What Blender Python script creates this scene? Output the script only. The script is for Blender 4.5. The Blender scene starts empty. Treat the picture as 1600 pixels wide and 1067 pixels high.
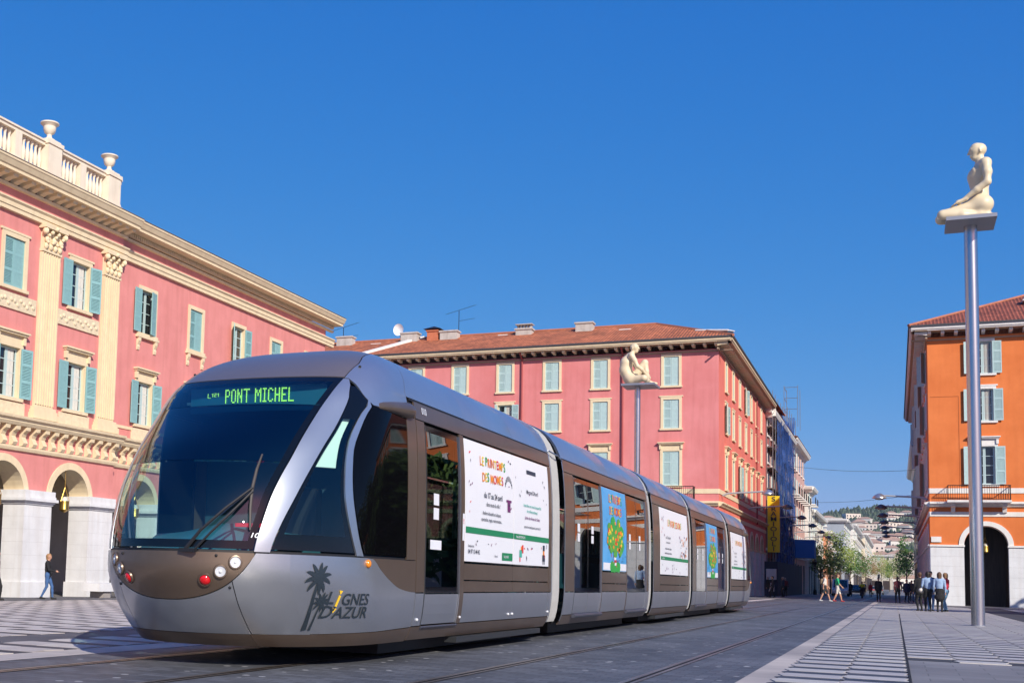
import bpy, bmesh, math, random
import numpy as np
from mathutils import Matrix, Vector
random.seed(7)
PI = math.pi
scene = bpy.context.scene
col = scene.collection

# ------------------------------------------------------------------ camera
CAM_H = 0.90
YAW, PITCH, ROLL = 0.452506, 0.0894195, 0.0298793
def camera_axes():
    f = Vector((-math.sin(YAW)*math.cos(PITCH), math.cos(YAW)*math.cos(PITCH), math.sin(PITCH)))
    r = Vector((math.cos(YAW), math.sin(YAW), 0))
    u = r.cross(f)
    return r*math.cos(ROLL)+u*math.sin(ROLL), u*math.cos(ROLL)-r*math.sin(ROLL), f
cd = bpy.data.cameras.new('camera'); cam = bpy.data.objects.new('camera', cd); col.objects.link(cam)
r_, u_, f_ = camera_axes()
m = Matrix(((r_.x, u_.x, -f_.x, 0), (r_.y, u_.y, -f_.y, 0), (r_.z, u_.z, -f_.z, CAM_H), (0, 0, 0, 1)))
cam.matrix_world = m
cd.sensor_fit = 'HORIZONTAL'; cd.sensor_width = 36.0
cd.lens = 1865.2/1600*36
cd.shift_x = (800-493.7)/1600
cd.shift_y = (721.4-533.5)/1600
cd.clip_start = 0.1; cd.clip_end = 20000
scene.camera = cam

# ------------------------------------------------------------------ sky and sun
SUN_DIR = Vector((12.6, -12.3, 10.5)).normalized()      # towards the sun
w = bpy.data.worlds.new('World'); scene.world = w; w.use_nodes = True
nt = w.node_tree; bg = nt.nodes['Background']
sky = nt.nodes.new('ShaderNodeTexSky'); sky.sky_type = 'NISHITA'; sky.sun_disc = False
sky.sun_elevation = math.asin(SUN_DIR.z); sky.sun_rotation = math.atan2(SUN_DIR.x, SUN_DIR.y)
sky.altitude = 0; sky.air_density = 0.7; sky.dust_density = 0.6; sky.ozone_density = 6.0
# one even colour grade over the whole sky (polarising filter: deeper, cleaner blue)
sep = nt.nodes.new('ShaderNodeSeparateColor'); cmb = nt.nodes.new('ShaderNodeCombineColor'); nt.links.new(sky.outputs[0], sep.inputs[0])
for k, (gain, gam) in enumerate(((2.4, 1.85), (.66, .70), (.78, .28))):
    pw_ = nt.nodes.new('ShaderNodeMath'); pw_.operation = 'POWER'; pw_.inputs[1].default_value = gam; nt.links.new(sep.outputs[k], pw_.inputs[0])
    ml_ = nt.nodes.new('ShaderNodeMath'); ml_.operation = 'MULTIPLY'; ml_.inputs[1].default_value = 10*gain*(.1**gam); nt.links.new(pw_.outputs[0], ml_.inputs[0])
    mn_ = nt.nodes.new('ShaderNodeMath'); mn_.operation = 'MINIMUM'; mn_.inputs[1].default_value = 9.0; nt.links.new(ml_.outputs[0], mn_.inputs[0])
    nt.links.new(mn_.outputs[0], cmb.inputs[k])
nt.links.new(cmb.outputs[0], bg.inputs[0]); bg.inputs[1].default_value = 0.1
sl = bpy.data.lights.new('sun', 'SUN'); sl.energy = 5.0; sl.angle = math.radians(0.5); sl.color = (1.0, 0.93, 0.82)
so = bpy.data.objects.new('sun', sl); col.objects.link(so); so.location = (40, -40, 60)
so.rotation_euler = (-SUN_DIR).to_track_quat('-Z', 'Y').to_euler()
scene.view_settings.view_transform = 'Standard'; scene.view_settings.look = 'None'
scene.view_settings.exposure = 0.10; scene.view_settings.gamma = 1.0

# ------------------------------------------------------------------ ground level: the square falls gently away
def g(x, y):
    z = -0.0025*min(max(y, -50), 260)
    if x < -8: z -= 0.021*min(-8-x, 40)
    return z

# ------------------------------------------------------------------ materials
MATS = {}
def lin(c):
    return tuple((v/12.92 if v <= .04045 else ((v+.055)/1.055)**2.4) for v in [q/255 for q in c])
def mat(name, base, rough=.6, metal=0.0, var=0.0, scale=3.0, bump=0.0, bscale=30.0, spec=.5, tint=None, streak=0.0, coat=0.0, emis=None, estr=0.0, stretch=None):
    if name in MATS: return MATS[name]
    m = bpy.data.materials.new(name); m.use_nodes = True; MATS[name] = m
    n = m.node_tree.nodes; L = m.node_tree.links; b = n['Principled BSDF']
    b.inputs['Base Color'].default_value = (*base, 1); b.inputs['Roughness'].default_value = rough
    b.inputs['Metallic'].default_value = metal; b.inputs['Specular IOR Level'].default_value = spec
    b.inputs['Coat Weight'].default_value = coat; b.inputs['Coat Roughness'].default_value = .08
    if emis: b.inputs['Emission Color'].default_value = (*emis, 1); b.inputs['Emission Strength'].default_value = estr
    if var or bump or streak:
        tc = n.new('ShaderNodeTexCoord'); mp = n.new('ShaderNodeMapping'); L.new(tc.outputs['Object'], mp.inputs[0])
        if stretch: mp.inputs['Scale'].default_value = stretch
    if var or streak:
        nz = n.new('ShaderNodeTexNoise'); nz.inputs['Scale'].default_value = scale; nz.inputs['Detail'].default_value = 7; nz.inputs['Roughness'].default_value = .62
        L.new(mp.outputs[0], nz.inputs[0])
        rp = n.new('ShaderNodeValToRGB'); rp.color_ramp.elements[0].position = .32; rp.color_ramp.elements[1].position = .68
        t2 = tint or tuple(min(1, v*1.25+.03) for v in base)
        d = tuple(v*(1-var) for v in base); u = tuple(a*(1-min(1, var*1.6))+q*min(1, var*1.6) for a, q in zip(base, t2))
        rp.color_ramp.elements[0].color = (*d, 1); rp.color_ramp.elements[1].color = (*u, 1)
        L.new(nz.outputs['Fac'], rp.inputs[0]); out = rp.outputs[0]
        if streak:
            m2 = n.new('ShaderNodeMapping'); m2.inputs['Scale'].default_value = (1.6, 1.6, .12); L.new(tc.outputs['Object'], m2.inputs[0])
            n2 = n.new('ShaderNodeTexNoise'); n2.inputs['Scale'].default_value = 2.2; n2.inputs['Detail'].default_value = 6; L.new(m2.outputs[0], n2.inputs[0])
            r2 = n.new('ShaderNodeValToRGB'); r2.color_ramp.elements[0].position = .45; r2.color_ramp.elements[1].position = .75
            r2.color_ramp.elements[0].color = (1, 1, 1, 1); k = 1-streak; r2.color_ramp.elements[1].color = (k, k*.97, k*.94, 1)
            L.new(n2.outputs['Fac'], r2.inputs[0])
            mx = n.new('ShaderNodeMix'); mx.data_type = 'RGBA'; mx.blend_type = 'MULTIPLY'; mx.inputs[0].default_value = 1
            L.new(out, mx.inputs[6]); L.new(r2.outputs[0], mx.inputs[7]); out = mx.outputs[2]
        L.new(out, b.inputs['Base Color'])
    if bump:
        nb = n.new('ShaderNodeTexNoise'); nb.inputs['Scale'].default_value = bscale; nb.inputs['Detail'].default_value = 4; L.new(mp.outputs[0], nb.inputs[0])
        bp = n.new('ShaderNodeBump'); bp.inputs['Strength'].default_value = bump; bp.inputs['Distance'].default_value = .02
        L.new(nb.outputs['Fac'], bp.inputs['Height']); L.new(bp.outputs[0], b.inputs['Normal'])
    return m
def glass(name, tint, ior=1.5, rough=0.0, refl=(1, 1, 1)):
    """thin tinted pane: Fresnel mirror over tinted see-through"""
    if name in MATS: return MATS[name]
    m = bpy.data.materials.new(name); m.use_nodes = True; MATS[name] = m
    n = m.node_tree.nodes; L = m.node_tree.links; n.remove(n['Principled BSDF'])
    tr = n.new('ShaderNodeBsdfTransparent'); tr.inputs[0].default_value = (*tint, 1)
    gl = n.new('ShaderNodeBsdfGlossy'); gl.inputs['Roughness'].default_value = rough; gl.inputs[0].default_value = (*refl, 1)
    # facing-independent Fresnel (a pane is seen from both of its sides)
    ge = n.new('ShaderNodeNewGeometry'); dt = n.new('ShaderNodeVectorMath'); dt.operation = 'DOT_PRODUCT'
    L.new(ge.outputs['Normal'], dt.inputs[0]); L.new(ge.outputs['Incoming'], dt.inputs[1])
    ab = n.new('ShaderNodeMath'); ab.operation = 'ABSOLUTE'; L.new(dt.outputs['Value'], ab.inputs[0])
    iv = n.new('ShaderNodeMath'); iv.operation = 'SUBTRACT'; iv.inputs[0].default_value = 1; L.new(ab.outputs[0], iv.inputs[1])
    pw = n.new('ShaderNodeMath'); pw.operation = 'POWER'; pw.inputs[1].default_value = 5; L.new(iv.outputs[0], pw.inputs[0])
    f0 = 2*((ior-1)/(ior+1))**2
    ma = n.new('ShaderNodeMath'); ma.operation = 'MULTIPLY_ADD'; ma.inputs[1].default_value = 1-f0; ma.inputs[2].default_value = f0; L.new(pw.outputs[0], ma.inputs[0])
    mx = n.new('ShaderNodeMixShader'); L.new(ma.outputs[0], mx.inputs[0]); L.new(tr.outputs[0], mx.inputs[1]); L.new(gl.outputs[0], mx.inputs[2])
    L.new(mx.outputs[0], n['Material Output'].inputs[0])
    return m

# ------------------------------------------------------------------ mesh and object helpers
class MB:
    def __init__(s): s.v = []; s.f = []; s.m = []
    def add(s, vs, fs, m=0):
        o = len(s.v); s.v += [tuple(p) for p in vs]
        for f in fs: s.f.append(tuple(i+o for i in f)); s.m.append(m)
        return s
    def box(s, x0, x1, y0, y1, z0, z1, m=0):
        return s.add([(x0,y0,z0),(x1,y0,z0),(x1,y1,z0),(x0,y1,z0),(x0,y0,z1),(x1,y0,z1),(x1,y1,z1),(x0,y1,z1)],
                     [(0,3,2,1),(4,5,6,7),(0,1,5,4),(1,2,6,5),(2,3,7,6),(3,0,4,7)], m)
    def quad(s, a, b, c, d, m=0): return s.add([a,b,c,d], [(0,1,2,3)], m)
    def prism(s, pts, axis, a, b, m=0):
        """polygon pts in the plane normal to axis, extruded from a to b"""
        n = len(pts)
        def P(p, t):
            return {'x': (t,p[0],p[1]), 'y': (p[0],t,p[1]), 'z': (p[0],p[1],t)}[axis]
        vs = [P(p,a) for p in pts]+[P(p,b) for p in pts]
        fs = [tuple(range(n-1,-1,-1)), tuple(range(n,2*n))]+[(i,(i+1)%n,n+(i+1)%n,n+i) for i in range(n)]
        return s.add(vs, fs, m)
    def tube(s, pts, rad, seg=8, m=0, cap=True):
        pts = [Vector(p) for p in pts]; n = len(pts)
        rr = rad if isinstance(rad, (list, tuple)) else [rad]*n
        vs = []; fs = []; ref = None
        for i, p in enumerate(pts):
            t = (pts[min(i+1,n-1)]-pts[max(i-1,0)]).normalized()
            if ref is None or abs(ref.dot(t)) > .95: ref = Vector((0,0,1)) if abs(t.z) < .9 else Vector((1,0,0))
            a = t.cross(ref).normalized(); b = t.cross(a)
            for k in range(seg):
                th = 2*PI*k/seg; vs.append(tuple(p+(a*math.cos(th)+b*math.sin(th))*rr[i]))
        for i in range(n-1):
            for k in range(seg):
                fs.append((i*seg+k, i*seg+(k+1)%seg, (i+1)*seg+(k+1)%seg, (i+1)*seg+k))
        if cap: fs += [tuple(range(seg-1,-1,-1)), tuple((n-1)*seg+k for k in range(seg))]
        return s.add(vs, fs, m)
    def lathe(s, prof, cx, cy, z0=0, seg=16, m=0):
        vs = []; fs = []
        for r, z in prof:
            for k in range(seg):
                th = 2*PI*k/seg; vs.append((cx+r*math.cos(th), cy+r*math.sin(th), z0+z))
        for i in range(len(prof)-1):
            for k in range(seg): fs.append((i*seg+k, i*seg+(k+1)%seg, (i+1)*seg+(k+1)%seg, (i+1)*seg+k))
        fs += [tuple(range(seg-1,-1,-1)), tuple((len(prof)-1)*seg+k for k in range(seg))]
        return s.add(vs, fs, m)
    def sphere(s, c, r, seg=12, rings=8, m=0, sc=(1,1,1)):
        vs = []; fs = []
        for i in range(rings+1):
            ph = PI*i/rings
            for k in range(seg):
                th = 2*PI*k/seg; vs.append((c[0]+r*sc[0]*math.sin(ph)*math.cos(th), c[1]+r*sc[1]*math.sin(ph)*math.sin(th), c[2]+r*sc[2]*math.cos(ph)))
        for i in range(rings):
            for k in range(seg): fs.append((i*seg+k, (i+1)*seg+k, (i+1)*seg+(k+1)%seg, i*seg+(k+1)%seg))
        return s.add(vs, fs, m)
    def grid(s, P, m=0, mf=None, inner=None):
        """P[i][j] points; optional inner grid gives the patch a rim at its edges"""
        ni = len(P); nj = len(P[0]); o = len(s.v)
        for r in P: s.v += [tuple(p) for p in r]
        for i in range(ni-1):
            for j in range(nj-1):
                s.f.append((o+i*nj+j, o+i*nj+j+1, o+(i+1)*nj+j+1, o+(i+1)*nj+j)); s.m.append(mf(i,j) if mf else m)
        if inner:
            loop = [(0,j) for j in range(nj)]+[(i,nj-1) for i in range(1,ni)]+[(ni-1,j) for j in range(nj-2,-1,-1)]+[(i,0) for i in range(ni-2,0,-1)]
            o2 = len(s.v); s.v += [tuple(inner[i][j]) for i,j in loop]; K = len(loop)
            for k in range(K):
                a = loop[k]; b = loop[(k+1)%K]
                s.f.append((o+b[0]*nj+b[1], o+a[0]*nj+a[1], o2+k, o2+(k+1)%K)); s.m.append(m)
        return s
    def mesh(s, name, mats, smooth=False, shift=(0,0,0)):
        me = bpy.data.meshes.new(name)
        sx, sy, sz = shift
        me.from_pydata([(x-sx,y-sy,z-sz) for x,y,z in s.v], [], s.f)
        for mm in (mats if isinstance(mats,(list,tuple)) else [mats]): me.materials.append(mm)
        if len(me.materials) > 1: me.polygons.foreach_set('material_index', s.m)
        me.update()
        if smooth:
            bm = bmesh.new(); bm.from_mesh(me); bmesh.ops.remove_doubles(bm, verts=bm.verts, dist=1e-5)
            bmesh.ops.recalc_face_normals(bm, faces=bm.faces)
            for f in bm.faces: f.smooth = True
            for e in bm.edges:
                if len(e.link_faces) == 2 and e.calc_face_angle(0) > (smooth if isinstance(smooth,float) else .7): e.smooth = False
            bm.to_mesh(me); bm.free()
        return me
def wloc(o):
    p = Vector((0,0,0))
    while o is not None: p += o.location; o = o.parent
    return p
def link(name, data, parent=None, loc=(0,0,0), rz=0.0):
    o = bpy.data.objects.new(name, data); col.objects.link(o); o.location = loc; o.rotation_euler = (0,0,rz)
    if parent is not None: o.parent = parent
    return o
def thing(name, loc, label, cat, group=None, rz=0.0):
    o = link(name, None, None, loc, rz); o.empty_display_size = .3
    tag(o, label, cat, group); return o
def tag(o, label, cat, group=None, kind=None):
    o['label'] = label; o['category'] = cat
    if group: o['group'] = group
    if kind: o['kind'] = kind
    return o
def part(mb, name, parent, mats, smooth=False):
    """mesh given in world space, hung under parent"""
    return link(name, mb.mesh(name, mats, smooth, wloc(parent)), parent)
def solo(mb, name, mats, loc, label=None, cat=None, group=None, kind=None, smooth=False):
    o = link(name, mb.mesh(name, mats, smooth, loc), None, loc)
    if label: tag(o, label, cat, group)
    if kind: o['kind'] = kind
    return o
def struct(mb, name, mats, smooth=False, parent=None):
    o = link(name, mb.mesh(name, mats, smooth), parent)
    if parent is None: o['kind'] = 'structure'
    return o
def text_faces(s, size=1.0, align='LEFT', shear=0.0, bold=0.012):
    """vertices (2D) and faces of a line of lettering"""
    c = bpy.data.curves.new('t', 'FONT'); c.body = s; c.size = size; c.align_x = align; c.shear = shear; c.resolution_u = 3; c.offset = bold
    o = bpy.data.objects.new('t', c); col.objects.link(o)
    me = bpy.data.meshes.new_from_object(o.evaluated_get(bpy.context.evaluated_depsgraph_get()))
    vs = [(v.co.x, v.co.y) for v in me.vertices]; fs = [tuple(p.vertices) for p in me.polygons]
    bpy.data.objects.remove(o); bpy.data.curves.remove(c); bpy.data.meshes.remove(me)
    return vs, fs
def hermite(xs, ys):
    xs = np.array(xs,float); ys = np.array(ys,float); h = np.diff(xs); d = np.diff(ys)/h
    mm = np.zeros_like(ys); mm[0] = d[0]; mm[-1] = d[-1]
    for i in range(1,len(xs)-1):
        if d[i-1]*d[i] > 0:
            w1 = 2*h[i]+h[i-1]; w2 = h[i]+2*h[i-1]; mm[i] = (w1+w2)/(w1/d[i-1]+w2/d[i])
    def f(x):
        x = min(max(x,xs[0]),xs[-1]); i = min(max(int(np.searchsorted(xs,x))-1,0),len(h)-1)
        t = (x-xs[i])/h[i]; t2 = t*t; t3 = t2*t
        return float((2*t3-3*t2+1)*ys[i]+(t3-2*t2+t)*h[i]*mm[i]+(-2*t3+3*t2)*ys[i+1]+(t3-t2)*h[i]*mm[i+1])
    return f
def lsp(a, b, n): return [a+(b-a)*i/(n-1) for i in range(n)]
# ================================================================== TRAM
TC = -5.93                      # track centre
Wf = hermite([.17,.25,.35,.5,.7,1.05,1.6,2.0,2.3,2.55,2.75,2.9,3.05,3.18,3.28,3.35,3.385,3.4],[1.20,1.25,1.285,1.31,1.325,1.325,1.325,1.318,1.303,1.28,1.245,1.19,1.10,.97,.80,.60,.40,.2])
Y0f = hermite([.17,.25,.45,.64,.89,1.05,1.48,1.96,2.39,2.82,3.0,3.15,3.25,3.33,3.38,3.4],[9.66,9.54,9.32,9.17,9.06,9.06,9.19,9.50,10.0,10.60,10.88,11.2,11.5,11.85,12.25,12.6])
Cf = hermite([.17,1.05,1.48,1.96,2.39,2.82,3.4],[.54,.54,.50,.45,.31,.14,.1])
Df = hermite([.17,1.05,2.0,2.8,3.4],[.8,.8,.75,.65,.5])
NP = 6.5
def y_of_l(l, z):
    r = min(abs(l)/Wf(z), 1.0)
    return Y0f(z)+Cf(z)*l*l+Df(z)*(1-math.sqrt(max(0,1-r**NP)))
def y_end(z): return Y0f(z)+Cf(z)*Wf(z)**2+Df(z)
def q_l(l, z): return math.asin(max(-1,min(1,l/Wf(z))))*2/PI
def q_y(Y, z):
    if Y >= y_end(z): return 1+(Y-y_end(z))
    a, b = 0.0, 1.0
    for _ in range(30):
        c = (a+b)/2
        if y_of_l(Wf(z)*math.sin(c*PI/2), z) < Y: a = c
        else: b = c
    return a
def raw(q, z):
    if abs(q) <= 1: l = Wf(z)*math.sin(q*PI/2); return l, y_of_l(l, z), z
    s = 1 if q > 0 else -1
    return s*Wf(z), y_end(z)+(abs(q)-1), z
def spt(q, z, off=0.0):
    p = Vector(raw(q, z))
    if off:
        e = 1e-3; z1 = min(z+e, 3.399); z0 = max(z-e, .171)
        if abs(q) > 1: n = Vector((1 if q > 0 else -1, 0, -(Wf(z1)-Wf(z0))/(z1-z0)))
        else:
            du = Vector(raw(min(q+e,1),z))-Vector(raw(max(q-e,-1),z)); dv = Vector(raw(q,z1))-Vector(raw(q,z0)); n = du.cross(dv)
        if n.length > 1e-9: p = p+n.normalized()*off
    return p
FRONT = lambda p: (TC+p[0], p[1], p[2])
REAR = lambda p: (TC-p[0], 55.66-p[1], p[2])
def rowpatch(zs, qa, qb, ncol, off=0.0, tf=FRONT, gap=.005, rim=.02):
    P = []; I = []
    for z in zs:
        a = qa(z); b = qb(z); sg = .0 if b <= a else gap
        P.append([tf(spt(a+(b-a)*k/(ncol-1), z, off)) for k in range(ncol)])
        I.append([tf(spt(a+(b-a)*k/(ncol-1), z, off-rim)) for k in range(ncol)])
    return P, I
def colpatch(us, qf, lo, hi, nz, off=0.0, tf=FRONT, rim=.02):
    """us: positions; qf(u,z) -> q; z from lo(u) to hi(u)"""
    P = []; I = []
    for k in range(nz):
        r = []; ri = []
        for u in us:
            z = lo(u)+(hi(u)-lo(u))*k/(nz-1); q = qf(u, z)
            r.append(tf(spt(q, z, off))); ri.append(tf(spt(q, z, off-rim)))
        P.append(r); I.append(ri)
    return P, I

m_silver = mat('silver metallic paint', (.54,.565,.605), .33, .84, var=.07, scale=1.2, coat=.35)
m_brown = mat('taupe metallic paint', (.178,.130,.097), .38, .6, var=.10, scale=1.5, coat=.3)
m_mauve = mat('taupe roof paint', (.26,.215,.20), .38, .6, var=.06, scale=1.2, coat=.4)
m_black = mat('black rubber', (.012,.012,.014), .55)
m_frit = mat('black glass enamel', (.004,.005,.007), .06, spec=.5)
m_dpane = mat('black cab pane', (.003,.003,.004), .03, spec=.10)
m_dark = mat('dark interior lining', (.010,.012,.016), .8)
m_dash = mat('blue dashboard', (.035,.15,.20), .5)
m_grey = mat('interior grey', (.25,.27,.28), .6)
m_pole = mat('mint grab pole', (.35,.62,.55), .3)
m_wind = glass('windscreen glass', (.70,.90,.90), 1.55)
m_shade = glass('windscreen shade band', (.05,.10,.16), 1.6)
m_side = glass('tinted side glass', (.26,.32,.31), 1.62)
m_cabside = glass('cab side glass', (.74,.88,.84), 1.5)
m_white = mat('white print', (.80,.82,.86), .35, var=.02)
m_bellow = mat('bellows fabric', (.33,.335,.34), .7, var=.08, scale=6)
m_chrome = mat('lamp reflector', (.90,.91,.93), .22, .35)
m_lens = glass('lamp lens', (.93,.95,.97), 1.5)
m_red = mat('red lamp lens', (.65,.008,.012), .15, coat=1)
m_amber = mat('amber lamp lens', (.75,.24,.01), .15, coat=1)
m_steel = mat('brushed steel', (.42,.44,.47), .3, .95)
m_led = mat('green display dots', (.05,.2,.02), .5, emis=(.38,.85,.10), estr=1.5)
m_ink = mat('dark slate print', (.022,.033,.045), .45)
m_yel = mat('yellow print', (.85,.55,.03), .45)

tram = thing('tram', (TC, 8.8, 0), 'silver and taupe articulated tram with large curved windscreen reading PONT MICHEL', 'tram')
tram.rotation_euler = (-0.0025, 0, 0)

# feature curves of the cab, as lateral position against height
eL = hermite([1.03,1.28,1.5,1.73,1.976,2.195,2.415,2.645,2.83],[.771,.801,.824,.853,.886,.899,.912,.939,.957])
pL = hermite([1.05,1.337,1.575,1.828,2.06,2.325,2.561,2.745],[.878,.937,.989,1.028,1.058,1.084,1.088,1.045])
tL = hermite([1.05,1.27,1.51,1.755,1.976,2.208,2.421,2.586,2.664,2.745],[1.296,1.274,1.247,1.22,1.197,1.181,1.187,1.207,1.16,1.085])
aL = hermite([1.03,1.216,1.458,1.702,1.89,2.151,2.395,2.56],[1.3165,1.303,1.284,1.26,1.24,1.218,1.218,1.229])
cbL = hermite([2.56,2.634,2.765,2.83],[1.23,1.173,1.075,.99])
bL = hermite([2.83,3.03,3.15,3.28,3.4],[.957,.95,.88,.76,.19])
smL = hermite([0,.1,.25,.371,.542,.703,.764,.79],[.597,.599,.617,.648,.727,.875,.98,1.02])
swY = hermite([10.75,10.81,11.02,11.28,11.55,11.97,12.3],[1.024,1.022,.917,.804,.727,.693,.69])

def build_cab(tf, front):
    s_ = 1
    g1 = .006
    qe = lambda z: q_l(eL(z), z)
    # windscreen: clear part, dark shade band, black enamel border
    zs = lsp(1.06, 1.88, 12)
    P, I = rowpatch(zs, lambda z: -qe(z)+.006, lambda z: qe(z)-.006, 29, -.004, tf)
    ws = part(MB().grid(P, mf=lambda i, j: 1 if (i < 1 or j < 1 or j > 26) else 0, inner=I), 'windscreen', tram, [m_wind, m_frit], True)
    zs = lsp(1.883, 2.50, 10)
    P, I = rowpatch(zs, lambda z: -qe(z)+.006, lambda z: qe(z)-.006, 29, -.004, tf)
    part(MB().grid(P, mf=lambda i, j: 1 if (j < 1 or j > 26) else 0, inner=I), 'shade_band', ws, [m_shade, m_frit], True)
    zs = lsp(2.503, 2.835, 7)
    P, I = rowpatch(zs, lambda z: -qe(z)+.006, lambda z: qe(z)-.006, 29, -.004, tf)
    part(MB().grid(P, mf=lambda i, j: 1 if (i > 4 or j < 1 or j > 26) else 0, inner=I), 'display_pane', ws, [m_wind, m_frit], True)
    # taupe roof above the windscreen
    zs = [2.842,2.9,2.97,3.04,3.1,3.15,3.2,3.25,3.29,3.32,3.35,3.37,3.385,3.395,3.399]
    P, I = rowpatch(zs, lambda z: -q_l(bL(z)-.004,z), lambda z: q_l(bL(z)-.004,z), 25, 0, tf)
    mb = MB().grid(P, inner=I)
    last = P[-1]; bk = [tf((Wf(3.39)*1.2*(k/12-1), 13.6, 3.4)) for k in range(25)]
    mb.grid([last, bk])
    part(mb, 'roof_nose', tram, m_mauve, True)
    for sg in (1, -1):
        f = tf if sg == 1 else (lambda p: tf((-p[0], p[1], p[2])))
        # A pillar
        P, I = rowpatch(lsp(1.04, 2.82, 26), lambda z: q_l(eL(z)+.001,z), lambda z: q_l(min(pL(z), cbL(z) if z > 2.56 else 9)-.002,z), 7, 0, f)
        part(MB().grid(P, inner=I), 'pillar', tram, m_silver, True)
        # triangular cab window
        zs = lsp(1.065, 2.742, 24)
        def qa(z): return q_l(pL(z)+.004, z)
        def qb(z): return max(qa(z)+.002, q_l(tL(z)-.004, z))
        P, I = rowpatch(zs, qa, qb, 13, -.004, f)
        def mf(i, j):
            z = zs[i]
            return 1 if (i < 1 or j < 1 or j > 10 or z > 2.36 or (i == 1)) else 0
        part(MB().grid(P, mf=mf, inner=I), 'cab_side_window', tram, [m_cabside, m_frit], True)
        # curved silver frame between the two side windows
        zs = lsp(1.04, 2.70, 22)
        P, I = rowpatch(zs, lambda z: q_l(tL(z)+.002,z), lambda z: q_l(max(tL(z)+.006, (aL(z) if z <= 2.56 else cbL(z))-.002),z), 5, 0, f)
        part(MB().grid(P, inner=I), 'window_frame', tram, m_silver, True)
        # big dark D-shaped pane behind it
        zs = lsp(1.06, 2.555, 18)
        if sg == 1:
            P, I = rowpatch(zs, lambda z: q_l(aL(z)+.003,z), lambda z: q_y(11.715,z), 15, -.004, f)
            part(MB().grid(P, inner=I), 'cab_door_pane', tram, m_dpane, True)
        else:                                            # far side: clear quarter light, dark door pane behind it
            P, I = rowpatch(zs, lambda z: q_l(aL(z)+.003,z), lambda z: max(q_l(aL(z)+.006,z), q_y(10.98,z)), 7, -.004, f)
            part(MB().grid(P, inner=I), 'quarter_light', tram, m_cabside, True)
            P, I = rowpatch(zs, lambda z: max(q_l(aL(z)+.008,z), q_y(10.985,z)), lambda z: q_y(11.715,z), 9, -.004, f)
            part(MB().grid(P, inner=I), 'cab_door_pane', tram, m_frit, True)
        # cheek: silver corner of the roof above it
        zs = lsp(2.562, 2.83, 9)
        P, I = rowpatch(zs, lambda z: q_l(cbL(z)+.003,z), lambda z: q_y(11.79,z), 13, 0, f)
        mb = MB().grid(P, inner=I)
        zs = [2.83,2.9,2.97,3.04,3.1,3.15,3.2,3.25,3.29,3.32,3.35,3.37,3.385]
        P, I = rowpatch(zs, lambda z: q_l(bL(z)+.004,z), lambda z: max(q_l(bL(z)+.004,z)+.01, q_y(min(12.6, 11.79+max(0,(z-2.83))*.95),z)), 13, 0, f)
        mb.grid(P, inner=I)
        ck = part(mb, 'roof_cheek', tram, m_silver, True)
        # fairing with the side camera
        mb = MB(); G = []
        for i in range(13):
            t = i/12; Y = 10.97+t*.97; rr = .125*t**.65*(1 if t < .86 else max(.02,(1-t)/.14)**.5); zc = 2.575+.055*t; row = []
            for k in range(13):
                a = -PI*.62+PI*1.24*k/12
                hz = (.028+.075*t**.8)*(1 if t < .9 else .8)
                zz = zc+hz*math.sin(a)
                base = spt(q_y(Y,zz), zz, -.02)
                row.append(f((base[0]+max(0,math.cos(a))*rr*1.0, base[1], base[2])))
            G.append(row)
        mb.grid(G)
        part(mb, 'camera_fairing', tram, m_brown, True)
        mb = MB(); c = f(spt(q_l(.99,2.99), 2.99, .004)); mb.sphere(c, .016, 8, 6)
        part(mb, 'vent_hole', ck, m_black, True)
        # taupe post behind the D pane and under it
        P, I = rowpatch(lsp(1.035, 2.556, 12), lambda z: q_y(11.722,z), lambda z: q_y(11.985,z), 4, 0, f)
        part(MB().grid(P, inner=I), 'door_post', tram, m_brown, True)
        us = lsp(10.815, 11.985, 12)
        P, I = colpatch(us, q_y, lambda u: swY(u)+.001, lambda u: 1.026, 6, 0, f)
        part(MB().grid(P, inner=I), 'side_swoosh', tram, m_brown, True)
        # lower silver side of the nose (column strips), from the bumper seam back to the first door
        us = lsp(.616, 1.0, 10); mb = MB()
        P, I = colpatch(us, lambda u,z: q_l(u,z), lambda u: .292, lambda u: 1.026 if u > .785 else smL(u)-.010, 12, 0, f)
        mb.grid(P, inner=I)
        def qmix(t, z):   # from l=1.0 round the corner to Y=11.985
            a = q_l(1.0,z); b = q_y(11.985,z); return a+(b-a)*t
        def hi_t(t):
            p = raw(qmix(t,1.0), 1.0); return min(1.026, swY(p[1])-.001) if p[1] > 10.75 else 1.026
        P, I = colpatch(lsp(0,1,26), qmix, lambda t: .297+.03*t, hi_t, 12, 0, f)
        mb.grid(P, inner=I)
        side = part(mb, 'nose_side', tram, m_silver, True)
        c = f(spt(q_y(10.70,.972), .972, .006))
        part(MB().sphere(c, .042, 12, 8, sc=(.7,1,1)), 'side_indicator', tram, m_amber, True)
        # lower skirt
        def qsk(t, z):
            a = q_l(.60,z); b = q_y(11.985,z); return a+(b-a)*t
        P, I = colpatch(lsp(0,1,30), qsk, lambda t: .172, lambda t: .286+.03*t, 5, 0, f)
        part(MB().grid(P, inner=I), 'skirt', tram, m_brown, True)
        # lamps
        for (l, z, kind) in ((.645,.940,0),(.535,.856,0),(.405,.779,1)):
            c0 = spt(q_l(l,z), z, 0); n = (spt(q_l(l,z), z, .05)-c0).normalized()
            ax = n.cross(Vector((0,0,1))).normalized(); bx = ax.cross(n)
            def ring(r, d): return [f(c0+n*d+(ax*math.cos(2*PI*k/18)+bx*math.sin(2*PI*k/18))*r) for k in range(19)]
            bez = part(MB().grid([ring(.066,.0), ring(.062,.015), ring(.053,.017), ring(.047,.006)]), 'headlamp' if kind == 0 else 'tail_lamp', tram, m_brown, True)
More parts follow.
